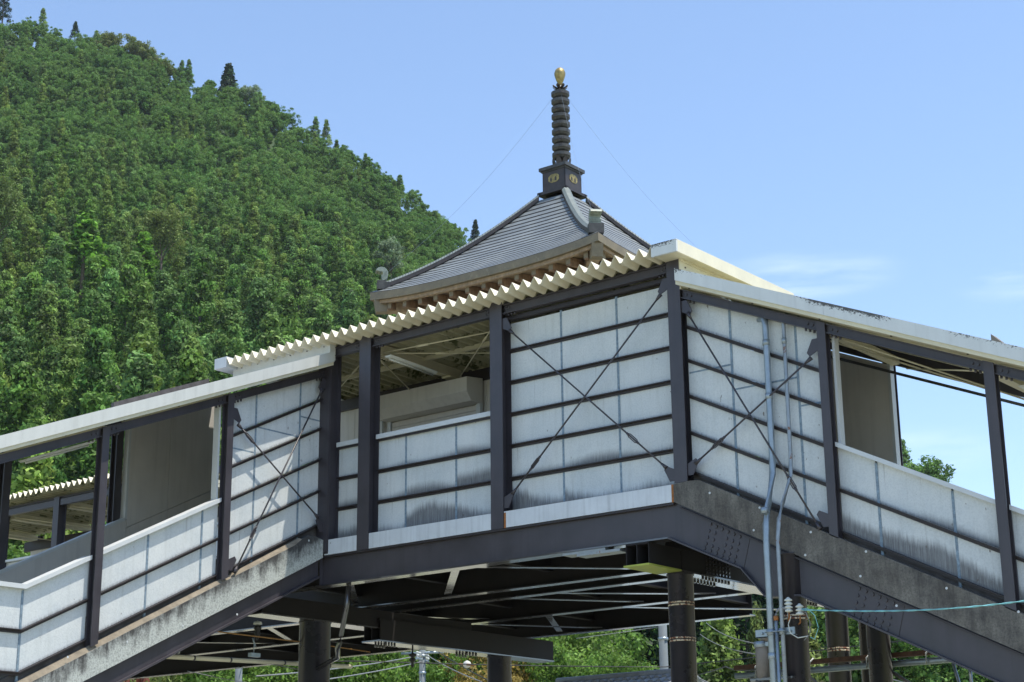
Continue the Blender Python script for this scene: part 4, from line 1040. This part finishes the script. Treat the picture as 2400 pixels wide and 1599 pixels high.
mb = MB(); mb.lathe((-6.6, 3.05), [(.012, 4.36), (.012, 4.28), (.06, 4.26), (.06, 4.24), (.02, 4.22), (.05, 4.19), (.05, 4.17), (.015, 4.14), (.03, 4.1), (.01, 4.07)], 12); obj('discs', mb, M['black'], t)
t = thing('string_insulator', 'dark insulator with pale cap hanging between left stair flight and thick column', 'insulator', (-6.6, .1, 4.4))
mb = MB(); mb.lathe((-6.62, .02), [(.012, 4.42), (.05, 4.40), (.055, 4.37), (.03, 4.34), (.045, 4.31), (.03, 4.27), (.012, 4.22)], 12); obj('discs', mb, M['black'], t)
mb = MB(); mb.lathe((-6.62, .02), [(.012, 4.47), (.055, 4.455), (.06, 4.425), (.02, 4.42)], 12); obj('cap', mb, M['ceramic'], t)
mb = MB(); mb.tube([(-30.2, 15.0, 0), (-30.2, 15.0, 5.35)], .11, 12); tag(obj('blue_post', mb, M['cable_blue']), 'short pale blue post standing in front of the yellow green tree at the lower left', 'post')

# house with a tiled roof
t = thing('tiled_roof_house', 'house with grey tiled roof and pale wall seen low under the bridge', 'house', (-10.5, 15, 0))
hx0, hx1, hy, hz = -12.75, -9.2, 14.6, 4.98
for s, q in ((-1, 'front'), (1, 'rear')):
    for k in range(30):
        for j in range(3 if False else 1): pass
    mb = MB()
    mb.hexa([(hx0, hy, hz - .06), (hx1, hy, hz - .06), (hx1, hy + s * 2.6, hz - 1.26), (hx0, hy + s * 2.6, hz - 1.26), (hx0, hy, hz - .02), (hx1, hy, hz - .02), (hx1, hy + s * 2.6, hz - 1.22), (hx0, hy + s * 2.6, hz - 1.22)])
    o = obj('roof_slope', mb, M['tile'], t)
    mb = MB()
    for k in range(17):
        x = hx0 + .1 + k * .198
        for j in range(12):
            y0, y1 = j * .2167, (j + 1) * .2167
            z0, z1 = hz - .0 - y0 * .4615, hz - .0 - y1 * .4615
            P = [(x, hy + s * y0, z0 - .03), (x + .15, hy + s * y0, z0 - .03), (x + .15, hy + s * y1, z1 - .0), (x, hy + s * y1, z1 - .0), (x + .04, hy + s * y0, z0 + .01), (x + .11, hy + s * y0, z0 + .01), (x + .12, hy + s * y1, z1 + .045), (x + .03, hy + s * y1, z1 + .045)]
            mb.hexa(P)
    o2 = obj('roof_tiles', mb, M['tile'], o, kind='stuff')
mb = MB(); mb.tube([(hx0, hy, hz + .02), (hx1, hy, hz + .02)], .07, 8); obj('ridge_tiles', mb, M['tile'], t)
mb = MB(); mb.box((hx0 + .25, hy - 2.2, 0), (hx1 - .2, hy + 2.2, hz - 1.12))
mb.prismu([(hy - 2.2, hz - 1.12), (hy + 2.2, hz - 1.12), (hy, hz - .09)], hx0 + .25, hx1 - .2); obj('wall', mb, M['plaster'], t)
mb = MB(); 
for s in (-1, 1): mb.hexa([(hx0 - .02, hy, hz - .14), (hx0 + .03, hy, hz - .14), (hx0 + .03, hy + s * 2.6, hz - 1.36), (hx0 - .02, hy + s * 2.6, hz - 1.36), (hx0 - .02, hy, hz + .0), (hx0 + .03, hy, hz + .0), (hx0 + .03, hy + s * 2.6, hz - 1.2), (hx0 - .02, hy + s * 2.6, hz - 1.2)])
obj('barge_board', mb, M['cap'], t)

# ================================================================ ground and wooded hillside
n_ = NT('ground'); k_ = n_.noise(n_.pos(), .12, 5, .6)
M['ground'] = n_.fin(n_.mix(n_.remap(k_, .42, .58), (.17, .19, .08), (.37, .35, .31)), .95)
n_ = NT('forest_floor'); k_ = n_.noise(n_.pos(), .3, 5, .6)
M['floor'] = n_.fin(n_.mix(k_, (.022, .045, .014), (.045, .085, .022)), .95)
mb = MB(); g = 8
mb.f = []; S = 790
for i in range(g + 1):
    for j in range(g + 1): mb.vert((-S + 2 * S * i / g, -S + 2 * S * j / g, 0))
for i in range(g):
    for j in range(g): mb.face([i * (g + 1) + j, (i + 1) * (g + 1) + j, (i + 1) * (g + 1) + j + 1, i * (g + 1) + j + 1])
struct('ground', mb, M['ground'])
RIDGE = [(60, 5.), (95, 6.), (111.81, 9.37), (113.10, 9.99), (113.96, 10.8), (115.44, 11.5), (118.43, 13.21), (122.67, 15.53), (127.07, 18.09), (129.92, 19.70), (131.6, 20.97), (133.14, 22.09), (134.69, 22.9), (136.24, 23.7),
         (137.49, 24.4), (139.02, 24.81), (140.85, 25.1), (142.1, 25.83), (143.9, 26.0), (145.39, 26.15), (147.0, 26.2), (160, 25.), (200, 18.)]
def ridge_el(az):
    for (a, e), (b, f) in zip(RIDGE[:-1], RIDGE[1:]):
        if az <= b: return e + (f - e) * max(0, az - a) / (b - a)
    return RIDGE[-1][1]
def ridge_r(az): return 300 + (min(max(az, 105), 150) - 112) / 35 * 190
from mathutils import noise as MN
def terrain(az, r):
    r0 = 108; r1 = ridge_r(az); er = math.degrees(math.atan(math.tan(R(ridge_el(az))) - (3.4 + 11 * min(1, max(0, (122 - az) / 7))) / r1))
    if r <= r0: return 0
    q = (r - r0) / (r1 - r0)
    if q <= 1: e = er * (q ** .5 * .92 + q * .08)
    else: e = er * max(.35, 1 - (q - 1) * .75)
    z = r * math.tan(R(e))
    a = R(az); x, y = CAM.x + r * math.cos(a), CAM.y + r * math.sin(a)
    k = min(1, q * 3) * min(1, abs(1 - q) * 6 + .1)
    return z + k * 5.0 * (MN.noise(Vector((x * .022, y * .022, 0))) + .5 * MN.noise(Vector((x * .06, y * .06, 3))))
mb = MB(); A0, A1, NA, NR = 62, 198, 150, 46
for i in range(NA + 1):
    az = A0 + (A1 - A0) * i / NA
    for j in range(NR + 1):
        r = 100 + (760 - 100) * j / NR
        a = R(az); mb.vert((CAM.x + r * math.cos(a), CAM.y + r * math.sin(a), terrain(az, r) - .3))
for i in range(NA):
    for j in range(NR): mb.face([i * (NR + 1) + j, i * (NR + 1) + j + 1, (i + 1) * (NR + 1) + j + 1, (i + 1) * (NR + 1) + j], True)
struct('hillside', mb, M['floor'])

# thin summer haze lying in the valley
hz_b = MB(); hz_b.box((CAM.x - 850, CAM.y - 850, -1.5), (CAM.x + 850, CAM.y + 850, 330))
haze = obj('haze', hz_b, bpy.data.materials.new('haze'), kind='stuff'); hm = haze.data.materials[0]; hm.use_nodes = True
hm.node_tree.nodes.remove(hm.node_tree.nodes['Principled BSDF']); pv_ = hm.node_tree.nodes.new('ShaderNodeVolumePrincipled')
pv_.inputs['Color'].default_value = (.80, .90, 1, 1); pv_.inputs['Density'].default_value = .00008; pv_.inputs['Anisotropy'].default_value = .2
hm.node_tree.links.new(pv_.outputs[0], hm.node_tree.nodes['Material Output'].inputs['Volume'])
haze['label'] = 'thin pale summer haze over the valley'; haze['category'] = 'haze'
# ---- foliage
def leaf_mat(name, cols, bright=1., trans=.3):
    n = NT(name); oi = n.node('ShaderNodeObjectInfo'); p = n.pos()
    ra = n.node('ShaderNodeValToRGB'); cr = ra.color_ramp
    while len(cr.elements) < len(cols): cr.elements.new(.5)
    for i, c_ in enumerate(cols): cr.elements[i].position = i / (len(cols) - 1); cr.elements[i].color = (*[x * bright for x in c_], 1)
    n.link(oi.outputs['Random'], ra.inputs[0])
    k = n.noise(p, .9, 3, .6)
    at = n.attr('tint')
    col = n.mix(n.math('MULTIPLY', n.remap(k, .35, .65), .5), ra.outputs[0], n.mix(.5, ra.outputs[0], tuple(x * 1.5 * bright for x in cols[-1])))
    sc = n.node('ShaderNodeMix'); sc.data_type = 'RGBA'; sc.blend_type = 'MULTIPLY'; sc.inputs[0].default_value = 1
    n.link(col, sc.inputs[6]); n.link(n.comb(at.outputs['Fac'], at.outputs['Fac'], at.outputs['Fac']), sc.inputs[7])
    tr = n.node('ShaderNodeBsdfTranslucent'); n.link(sc.outputs[2], tr.inputs[0]); n.link(sc.outputs[2], n.b.inputs['Base Color'])
    n.b.inputs['Roughness'].default_value = .6; n.b.inputs['Specular IOR Level'].default_value = .25
    ms = n.node('ShaderNodeMixShader'); ms.inputs[0].default_value = trans
    n.link(n.b.outputs[0], ms.inputs[1]); n.link(tr.outputs[0], ms.inputs[2]); n.link(ms.outputs[0], n.n['Material Output'].inputs[0])
    return n.m
LM = {
 'cedar': leaf_mat('cedar_foliage', [(.070, .155, .036), (.125, .215, .040), (.110, .200, .062), (.180, .240, .050), (.095, .180, .040)], 1.30, .42),
 'broad': leaf_mat('hill_broadleaf_foliage', [(.074, .165, .036), (.102, .200, .044), (.128, .215, .052)], 1.22, .42),
 'near': leaf_mat('bright_deciduous_foliage', [(.085, .19, .035), (.12, .23, .04), (.15, .25, .045)], 1.0, .4),
 'vine': leaf_mat('fresh_green_vine_foliage', [(.12, .28, .035), (.15, .30, .04)], 1.0, .4),
 'olive': leaf_mat('olive_brown_foliage', [(.12, .19, .05), (.15, .20, .05)], 1.1),
 'pale': leaf_mat('silvery_green_foliage', [(.20, .28, .15), (.24, .30, .18)]),
 'yellow': leaf_mat('yellow_green_foliage', [(.15, .20, .05), (.17, .21, .06)]),
 'amber': leaf_mat('amber_brown_foliage', [(.30, .24, .06), (.30, .22, .06)], 1.0, .4),
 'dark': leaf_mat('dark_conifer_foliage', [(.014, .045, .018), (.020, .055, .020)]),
 'maple': leaf_mat('reddish_brown_foliage', [(.16, .05, .03), (.14, .05, .03)]),
}
M['bark'] = paint('grey_brown_bark', (.14, .11, .085), .9, .3, 8.)
def clump_mesh(name, clumps, per, size, mat, seed, up=.35, elong=1.5):
    """clumps: (centre, radius). Leaf-size quads gathered in tufts through each clump."""
    rd = random.Random(seed); V = []; Fc = []; T = []
    for (c0, rad, tint) in clumps:
        for k in range(per):
            d = Vector((rd.gauss(0, 1), rd.gauss(0, 1), rd.gauss(0, 1) + up)); d.normalize()
            rr = rad * rd.uniform(.45, 1.05); p = Vector(c0) + Vector((d.x * rr, d.y * rr, d.z * rr * .85))
            nrm = (d + Vector((rd.gauss(0, .5), rd.gauss(0, .5), rd.gauss(0, .5)))).normalized()
            x = nrm.cross(Vector((rd.gauss(0, 1), rd.gauss(0, 1), rd.gauss(0, 1)))).normalized(); y = nrm.cross(x)
            s = size * rd.uniform(.6, 1.3); x *= s * .5; y *= s * .5 * elong
            b = len(V)
            V += [p - x * .6 - y, p + x * .6 - y * .8, p + x * .8 + y * .6, p - x * .7 + y]
            Fc.append((b, b + 1, b + 2, b + 3)); tt = tint * rd.uniform(.5, 1.5); T += [tt] * 4
    me = bpy.data.meshes.new(name); me.from_pydata([tuple(v) for v in V], [], Fc); me.materials.append(mat)
    at = me.attributes.new('tint', 'FLOAT', 'POINT'); at.data.foreach_set('value', T); me.update(); return me
def cedar(seed, H=14., Rm=2.7, mat='cedar', n=52, per=140, size=.175, lean=0.):
    rd = random.Random(seed); cl = []
    for k in range(n):
        q = (k + rd.random()) / n; z = 3.0 + (H - 3.2) * q ** .9
        t = (z - 3.0) / (H - 3.0); rad = Rm * (1 - t) ** .92 * (.92 + .08 * math.sin(z * 2.1)) * rd.uniform(.72, 1.1)
        a = k * 2.399 + rd.uniform(-.5, .5)
        cl.append(((rad * math.cos(a) + lean * t, rad * math.sin(a), z + rd.uniform(-.3, .3)), rd.uniform(.7, 1.1) * (1 - .35 * t), rd.choice((.45, .75, 1., 1.15, 1.5))))
    cl.append(((lean, 0, H - .2), .35, 1.1))
    return clump_mesh('crown', cl, per, size, LM[mat], seed)
def broad(seed, H=11., Rm=3.2, mat='broad', n=80, per=90, size=.215, base=4.):
    rd = random.Random(seed); cl = []; lobes = [(rd.uniform(-.45, .45) * Rm, rd.uniform(-.45, .45) * Rm, rd.uniform(-.25, .35) * (H - base) * .5, rd.uniform(.5, .8)) for _ in range(7)]
    zc = (H + base) / 2; hz_ = (H - base) / 2
    for k in range(n):
        lx, ly, lz, lr = lobes[k % 7]
        d = Vector((rd.gauss(0, 1), rd.gauss(0, 1), rd.gauss(0, 1) + .4)).normalized(); q = rd.uniform(.75, 1)
        cl.append(((lx + d.x * Rm * lr * q, ly + d.y * Rm * lr * q, zc + lz + d.z * hz_ * lr * 1.1 * q), rd.uniform(.45, .85) * Rm / 3.2, rd.uniform(.75, 1.25)))
    return clump_mesh('crown', cl, per, size, LM[mat], seed, elong=1.2)
mb = MB(lambda u, w_, z: (u, w_, z)); mb.tube([(0, 0, -1), (.05, .02, 4), (.0, .0, 9), (0, 0, 12.5)], [.24, .19, .11, .03], 7)
for k in range(14):
    a = k * 2.4; z = 4 + k * .6; mb.tube([(0, 0, z), (math.cos(a) * 1.3, math.sin(a) * 1.3, z + .25)], [.05, .015], 4)
trunk_me = mb.mesh('trunk', [M['bark']])
mb = MB(); mb.tube([(0, 0, -1), (.1, .02, 3), (-.1, .1, 6)], [.26, .2, .12], 7)
for k in range(7):
    a = k * 2.4; z = 3.6 + k * .35; mb.tube([(0, 0, z), (math.cos(a) * 1.1, math.sin(a) * 1.1, z + 1.3), (math.cos(a) * 2.0, math.sin(a) * 2.0, z + 2.6)], [.09, .06, .02], 5)
trunk_b = mb.mesh('trunk', [M['bark']])
CED = [cedar(10 + i, 14. + (i % 3), 2.5 + .25 * (i % 4)) for i in range(6)]
BRD = [broad(30 + i, 10. + i % 3, 3.0 + .3 * (i % 3)) for i in range(5)]
def tree(name, me, tr, loc, s, rot, label, cat='tree', group=None):
    t = thing(name, label, cat, (0, 0, 0), group)
    for nm, m_ in (('crown', me), ('trunk', tr)):
        o = bpy.data.objects.new(nm, m_); COL.objects.link(o); o.parent = t
    t.location = loc; t.rotation_euler = (0, 0, rot); t.scale = s if isinstance(s, tuple) else (s, s, s)
    return t
def at(az, r, z=None):
    a = R(az); return (CAM.x + r * math.cos(a), CAM.y + r * math.sin(a), terrain(az, r) if z is None else z)
CW = cam.matrix_world.inverted()
def view(p):
    q = CW @ Vector(p); 
    if q.z > -1: return None
    return 1200 + q.x / -q.z * 3994.7, 799.5 - q.y / -q.z * 3994.7, -q.z
# special trees with their own looks
def top_at(az, el, r, H):   # base height so that a tree of height H reaches elevation el
    return at(az, r, CAM.z + r * math.tan(R(el)) - H)
SPEC = []
def special(name, me, tr, az, el, r, H, s, label, drop=0):
    sx = s if isinstance(s, tuple) else (s, s, s)
    loc = top_at(az, el, r, H * sx[2]); SPEC.append((az, r)); return tree(name, me, tr, loc, sx, random.uniform(0, 6), label)
rr_ = lambda az, d=0: ridge_r(az) + d
special('cedar_tree', cedar(70, 14, 2.2, 'dark', 120, 26, .5), trunk_me, 138.80, 25.35, rr_(138.8), 14, (1.3, 1.3, 1.1), 'lone tall dark cedar standing up from the middle of the ridge line')
special('cedar_tree', cedar(71, 12, 2.0, 'dark'), trunk_me, 129.86, 20.45, rr_(129.8), 12, .75, 'small dark conifer on the ridge right beside the temple roof')
special('cedar_tree', cedar(72, 12, 2.4, 'dark'), trunk_me, 144.25, 26.3, rr_(144.2), 12, .62, 'small dark pointed conifer on the ridge near its upper left')
special('cedar_tree', cedar(73, 15, 2.3, 'dark'), trunk_me, 146.75, 27.3, rr_(146.7), 15, 1.15, 'tall dark conifer cut by the upper left corner of the photo')
special('cedar_tree', cedar(74, 14, 3.0), trunk_me, 135.62, 23.75, rr_(135.6), 14, .85, 'bushy dark conifer on the ridge, upper of the two right of its middle')
special('cedar_tree', cedar(75, 14, 2.4), trunk_me, 134.85, 23.05, rr_(134.8), 14, .8, 'ragged conifer on the ridge, lower of the two right of its middle')
for i, (az, el, lab) in enumerate(((142.9, 26.0, 'yellow green broadleaf crown on the ridge, left one of the bright pair'), (142.0, 25.85, 'yellow green broadleaf crown on the ridge, right one of the bright pair'), (141.2, 25.35, 'olive yellow broadleaf crown sloping down the ridge below the bright pair'))):
    special('broadleaf_tree', broad(80 + i, 10, 4.0, 'yellow', 110), trunk_b, az, el, rr_(az, -5), 10, 1.25, lab)
special('broadleaf_tree', broad(84, 10, 3.6, 'pale'), trunk_b, 137.95, 24.75, rr_(138, -3), 10, 1.0, 'silvery broadleaf crown on the ridge just right of the lone cedar')
special('broadleaf_tree', broad(85, 10, 3.2, 'pale', 80), trunk_b, 132.86, 19.75, 300, 10, 1.05, 'silvery flowering broadleaf tree low on the slope left of the temple roof')
special('vine_covered_tree', cedar(86, 13, 2.6, 'vine', 95, 28, .4), trunk_me, 143.45, 20.3, 250, 13, (1.5, 1.5, 1.0), 'bright fresh green vine covered tree on the left slope')
special('vine_covered_tree', cedar(87, 13, 2.0, 'vine', 70, 26, .4), trunk_me, 141.45, 19.7, 248, 13, (1.3, 1.3, .9), 'slender bright green vine covered tree beside the olive brown tree')
special('broadleaf_tree', broad(88, 12, 4.2, 'olive', 120), trunk_b, 140.85, 20.35, 268, 12, 1.05, 'large olive brown tree in the middle of the left slope')
special('broadleaf_tree', broad(89, 13, 4.2, 'olive', 120), trunk_b, 146.3, 21.0, 270, 13, 1.2, 'olive brown tree cut by the left edge of the photo')
special('broadleaf_tree', broad(90, 9, 3.0, 'vine', 60), trunk_b, 143.0, 18.65, 250, 9, .7, 'pale yellow green crown below the vine covered tree')
special('cedar_tree', cedar(91, 14, 2.6), trunk_me, 115.55, 12.6, 285, 14, (1.7, 1.7, 1.15), 'dark conifer showing above the right parapet beside a steel post')
special('broadleaf_tree', broad(92, 9, 3.4, 'broad', 110), trunk_b, 114.75, 11.85, 270, 9, 1.3, 'round green tree showing above the right parapet against the sky')
special('broadleaf_tree', broad(93, 8, 2.6, 'broad', 80), trunk_b, 113.25, 10.2, 270, 8, .9, 'small tree tip just above the right parapet, right of the round tree')
# the stand of trees
rd = random.Random(5); cand = []
r = 112.
while r < 505:
    step = 5.6
    da = math.degrees(5.6 / r); az = 108.5
    while az < 149.5:
        a2 = az + rd.uniform(-.42, .42) * da; r2 = r + rd.uniform(-.42, .42) * step
        az += da * (1.0 if r2 < ridge_r(a2) * .62 else .66)
        if r2 > ridge_r(a2) + 3: continue
        if any(abs(a2 - s[0]) * r2 * .01745 < 2.2 and abs(r2 - s[1]) < 3.5 for s in SPEC): continue
        if any(s[1] < 290 and s[0] > 130 and abs(a2 - s[0]) * r2 * .01745 < 3.4 and -26 < r2 - s[1] < 4 for s in SPEC): continue
        p = at(a2, r2); q = r2 / ridge_r(a2)
        k = MN.noise(Vector((p[0] * .02, p[1] * .02, 9)))
        bl = (q > .66 + k * .5) if a2 > 120 else (rd.random() < .4)
        if bl and rd.random() < .12: bl = False
        s = rd.uniform(.88, 1.42) * (1.14 if r2 < 210 else 1.) * (1.0 if q < .6 else 1.0 - .36 * min(1, (q - .6) / .35))
        if q > .5: p = (p[0], p[1], p[2] - 3.6 * min(1, (q - .5) / .3) * s)
        if a2 < 116.8: s *= .5
        cand.append((p, bl, s, rd.uniform(0, 6.28), a2, r2))
    r += step * (.93 if r < 270 else .72)
def in_sight(p, a2):
    v = view((p[0], p[1], p[2] + 10))
    if not v or not (-40 < v[0] < 2440 and -60 < v[1] < 1620): return None
    x, y, _ = v
    lim = 1060 - x * .24 if x < 800 else (930 - (x - 600) * .45 if x < 1100 else 0)
    under = y > 1440 and 300 < x
    if y < lim or under: return v[2]
    return None
vis = [(d, i) for i, cd in enumerate(cand) for d in [in_sight(cd[0], cd[4])] if d]
vis.sort(); pick = set(); nb = nc = 0
for d, i in vis:
    if cand[i][1]:
        if nb < 60: pick.add(i); nb += 1
    elif nc < 230: pick.add(i); nc += 1
protos = []
for i in sorted(pick):
    p, bl, s, rot, a2, r2 = cand[i]
    if bl: tree('broadleaf_tree', BRD[i % 5], trunk_b, p, s, rot, 'rounded green broadleaf tree among the dense woods of the hillside', group='broadleaf trees in the hillside woods')
    else: tree('cedar_tree', CED[i % 6], trunk_me, p, s, rot, 'green clumpy cedar in the dense stand on the lower hillside', group='cedars in the hillside stand')
rest = [cd for i, cd in enumerate(cand) if i not in pick]
# everything further up the slope: one woodland, instanced crowns
me = bpy.data.meshes.new('woodland'); me.from_pydata([cd[0] for cd in rest], [], [])
for nm, ty, vals in (('scl', 'FLOAT', [cd[2] for cd in rest]), ('rotz', 'FLOAT', [cd[3] for cd in rest]), ('idx', 'INT', [(rd.randrange(6) if not cd[1] else 6 + rd.randrange(5)) for cd in rest])):
    a_ = me.attributes.new(nm, ty, 'POINT'); a_.data.foreach_set('value', vals)
wood = bpy.data.objects.new('woodland', me); COL.objects.link(wood)
wood['kind'] = 'stuff'; wood['label'] = 'dense woodland of cedars and broadleaf trees covering the upper hillside'; wood['category'] = 'woodland'
src = bpy.data.collections.new('crown_sources')
ng = bpy.data.node_groups.new('plant_woodland', 'GeometryNodeTree')
ng.interface.new_socket('Geometry', in_out='INPUT', socket_type='NodeSocketGeometry'); ng.interface.new_socket('Geometry', in_out='OUTPUT', socket_type='NodeSocketGeometry')
gi = ng.nodes.new('NodeGroupInput'); go = ng.nodes.new('NodeGroupOutput'); ip = ng.nodes.new('GeometryNodeInstanceOnPoints'); jn = ng.nodes.new('GeometryNodeJoinGeometry')
ip.inputs['Pick Instance'].default_value = True
for o_me in reversed(CED + BRD):
    oi = ng.nodes.new('GeometryNodeObjectInfo'); oi.inputs['As Instance'].default_value = True
    so = next(o for o in COL.objects if o.data is o_me) if any(o.data is o_me for o in COL.objects) else None
    oi.inputs['Object'].default_value = so; ng.links.new(oi.outputs['Geometry'], jn.inputs[0])
def named(nm, ty):
    x = ng.nodes.new('GeometryNodeInputNamedAttribute'); x.data_type = ty; x.inputs['Name'].default_value = nm; return x
a1, a2_, a3 = named('scl', 'FLOAT'), named('rotz', 'FLOAT'), named('idx', 'INT')
cx = ng.nodes.new('ShaderNodeCombineXYZ'); ng.links.new(a2_.outputs[0], cx.inputs[2])
e2r = ng.nodes.new('FunctionNodeEulerToRotation'); ng.links.new(cx.outputs[0], e2r.inputs[0])
ng.links.new(gi.outputs[0], ip.inputs['Points']); ng.links.new(jn.outputs[0], ip.inputs['Instance']); ng.links.new(a3.outputs[0], ip.inputs['Instance Index'])
ng.links.new(e2r.outputs[0], ip.inputs['Rotation']); ng.links.new(a1.outputs[0], ip.inputs['Scale']); ng.links.new(ip.outputs[0], go.inputs[0])
bpy.data.collections.remove(src)
mod = wood.modifiers.new('plant', 'NODES'); mod.node_group = ng

# trees of the valley floor seen under the bridge
NEAR = [broad(50 + i, 13, 4.6, 'near', 200, 140, .165, 2.5) for i in range(3)]
def near(me, az, r, el, H, s, label, tr=None, name='broadleaf_tree', group=None):
    sz = (CAM.z + r * math.tan(R(el)) ) / H
    return tree(name, me, tr or trunk_b, at(az, r, 0), (s * sz, s * sz, sz), az * 3.1, label, group=group)
MID = [broad(56 + i, 13, 4.6, 'broad', 180, 120, .17, 2.5) for i in range(2)]
G_ = 'bright trees under the bridge'
ORD = 'leftmost second third fourth fifth sixth seventh eighth ninth tenth eleventh twelfth thirteenth'.split()
def place(i, what): return ('leftmost of the ' + what) if i == 0 else (ORD[i] + ' from the left of the ' + what)
k = 0
for az in (147.0, 145.2, 143.6, 142.0, 140.3, 138.6, 137.2, 135.6, 134.0, 132.6, 131.1, 128.2, 126.9):
    near(NEAR[k % 3], az, 84 + (k * 7) % 16, (8.6, 8.9, 8.3)[k % 3] if az > 127 else 7.6, 13, 1.0, place(k, 'rear row of bright green trees under the bridge'), group=G_); k += 1
for az, el in ((146.1, 6.6), (143.0, 6.4), (139.4, 6.8), (136.3, 6.3), (133.4, 6.6), (130.6, 6.2), (127.6, 6.3), (126.0, 5.9)):
    near(NEAR[k % 3], az, 70 + k % 5, el, 13, .9, place(k - 13, 'front row of bright green trees under the bridge'), group=G_); k += 1
near(broad(60, 13, 4.4, 'amber', 170, 120, .165, 2.5), 129.4, 73, 6.9, 13, .8, 'amber brown leafy tree behind the wires right of the middle pole')
near(broad(61, 13, 4.4, 'yellow', 170, 120, .165, 2.5), 140.9, 66, 6.7, 13, .8, 'yellow green leafy tree below the left stair flight')
near(broad(62, 9, 3.4, 'maple', 110, 40, .30, 2.), 141.65, 60, 5.35, 9, .6, 'small reddish brown tree below the left stair flight')
near(cedar(63, 15, 2.6, 'cedar', 120, 100, .19), 121.85, 78, 7.6, 15, 1.0, 'clumpy cedar between the banded column and the grey standpipe', trunk_me, 'cedar_tree')
near(cedar(64, 15, 2.6, 'yellow', 110, 90, .19), 119.15, 76, 7.2, 15, 1.05, 'yellowish cedar right of the conduits', trunk_me, 'cedar_tree')
near(cedar(65, 15, 2.6, 'yellow', 80, 80, .19), 120.6, 80, 7.3, 15, .55, 'slender yellowish cedar behind the grey standpipe', trunk_me, 'cedar_tree')
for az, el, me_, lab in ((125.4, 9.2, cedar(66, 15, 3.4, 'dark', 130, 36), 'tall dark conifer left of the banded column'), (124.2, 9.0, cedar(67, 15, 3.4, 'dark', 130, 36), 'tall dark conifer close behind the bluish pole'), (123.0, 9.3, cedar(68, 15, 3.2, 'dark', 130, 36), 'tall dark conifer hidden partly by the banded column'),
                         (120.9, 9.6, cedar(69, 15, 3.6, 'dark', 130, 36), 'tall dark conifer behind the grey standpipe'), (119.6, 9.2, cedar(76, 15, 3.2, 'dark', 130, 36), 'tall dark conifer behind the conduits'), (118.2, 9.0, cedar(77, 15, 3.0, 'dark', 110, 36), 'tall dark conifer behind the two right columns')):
    near(me_, az, 104, el, 15, 1.3, lab, trunk_me, 'cedar_tree')  # dark foliage colour stands in for the shade inside the wood
for k, (az, el) in enumerate(((117.3, 7.4), (116.2, 7.6), (115.1, 7.2), (113.9, 6.8), (112.7, 6.4), (111.6, 6.2))):
    near(MID[int(az) % 2], az, 92 + az % 7, el, 13, 1.1, place(k, 'mid green trees under the right stair flight'), group='trees under the right stair flight')
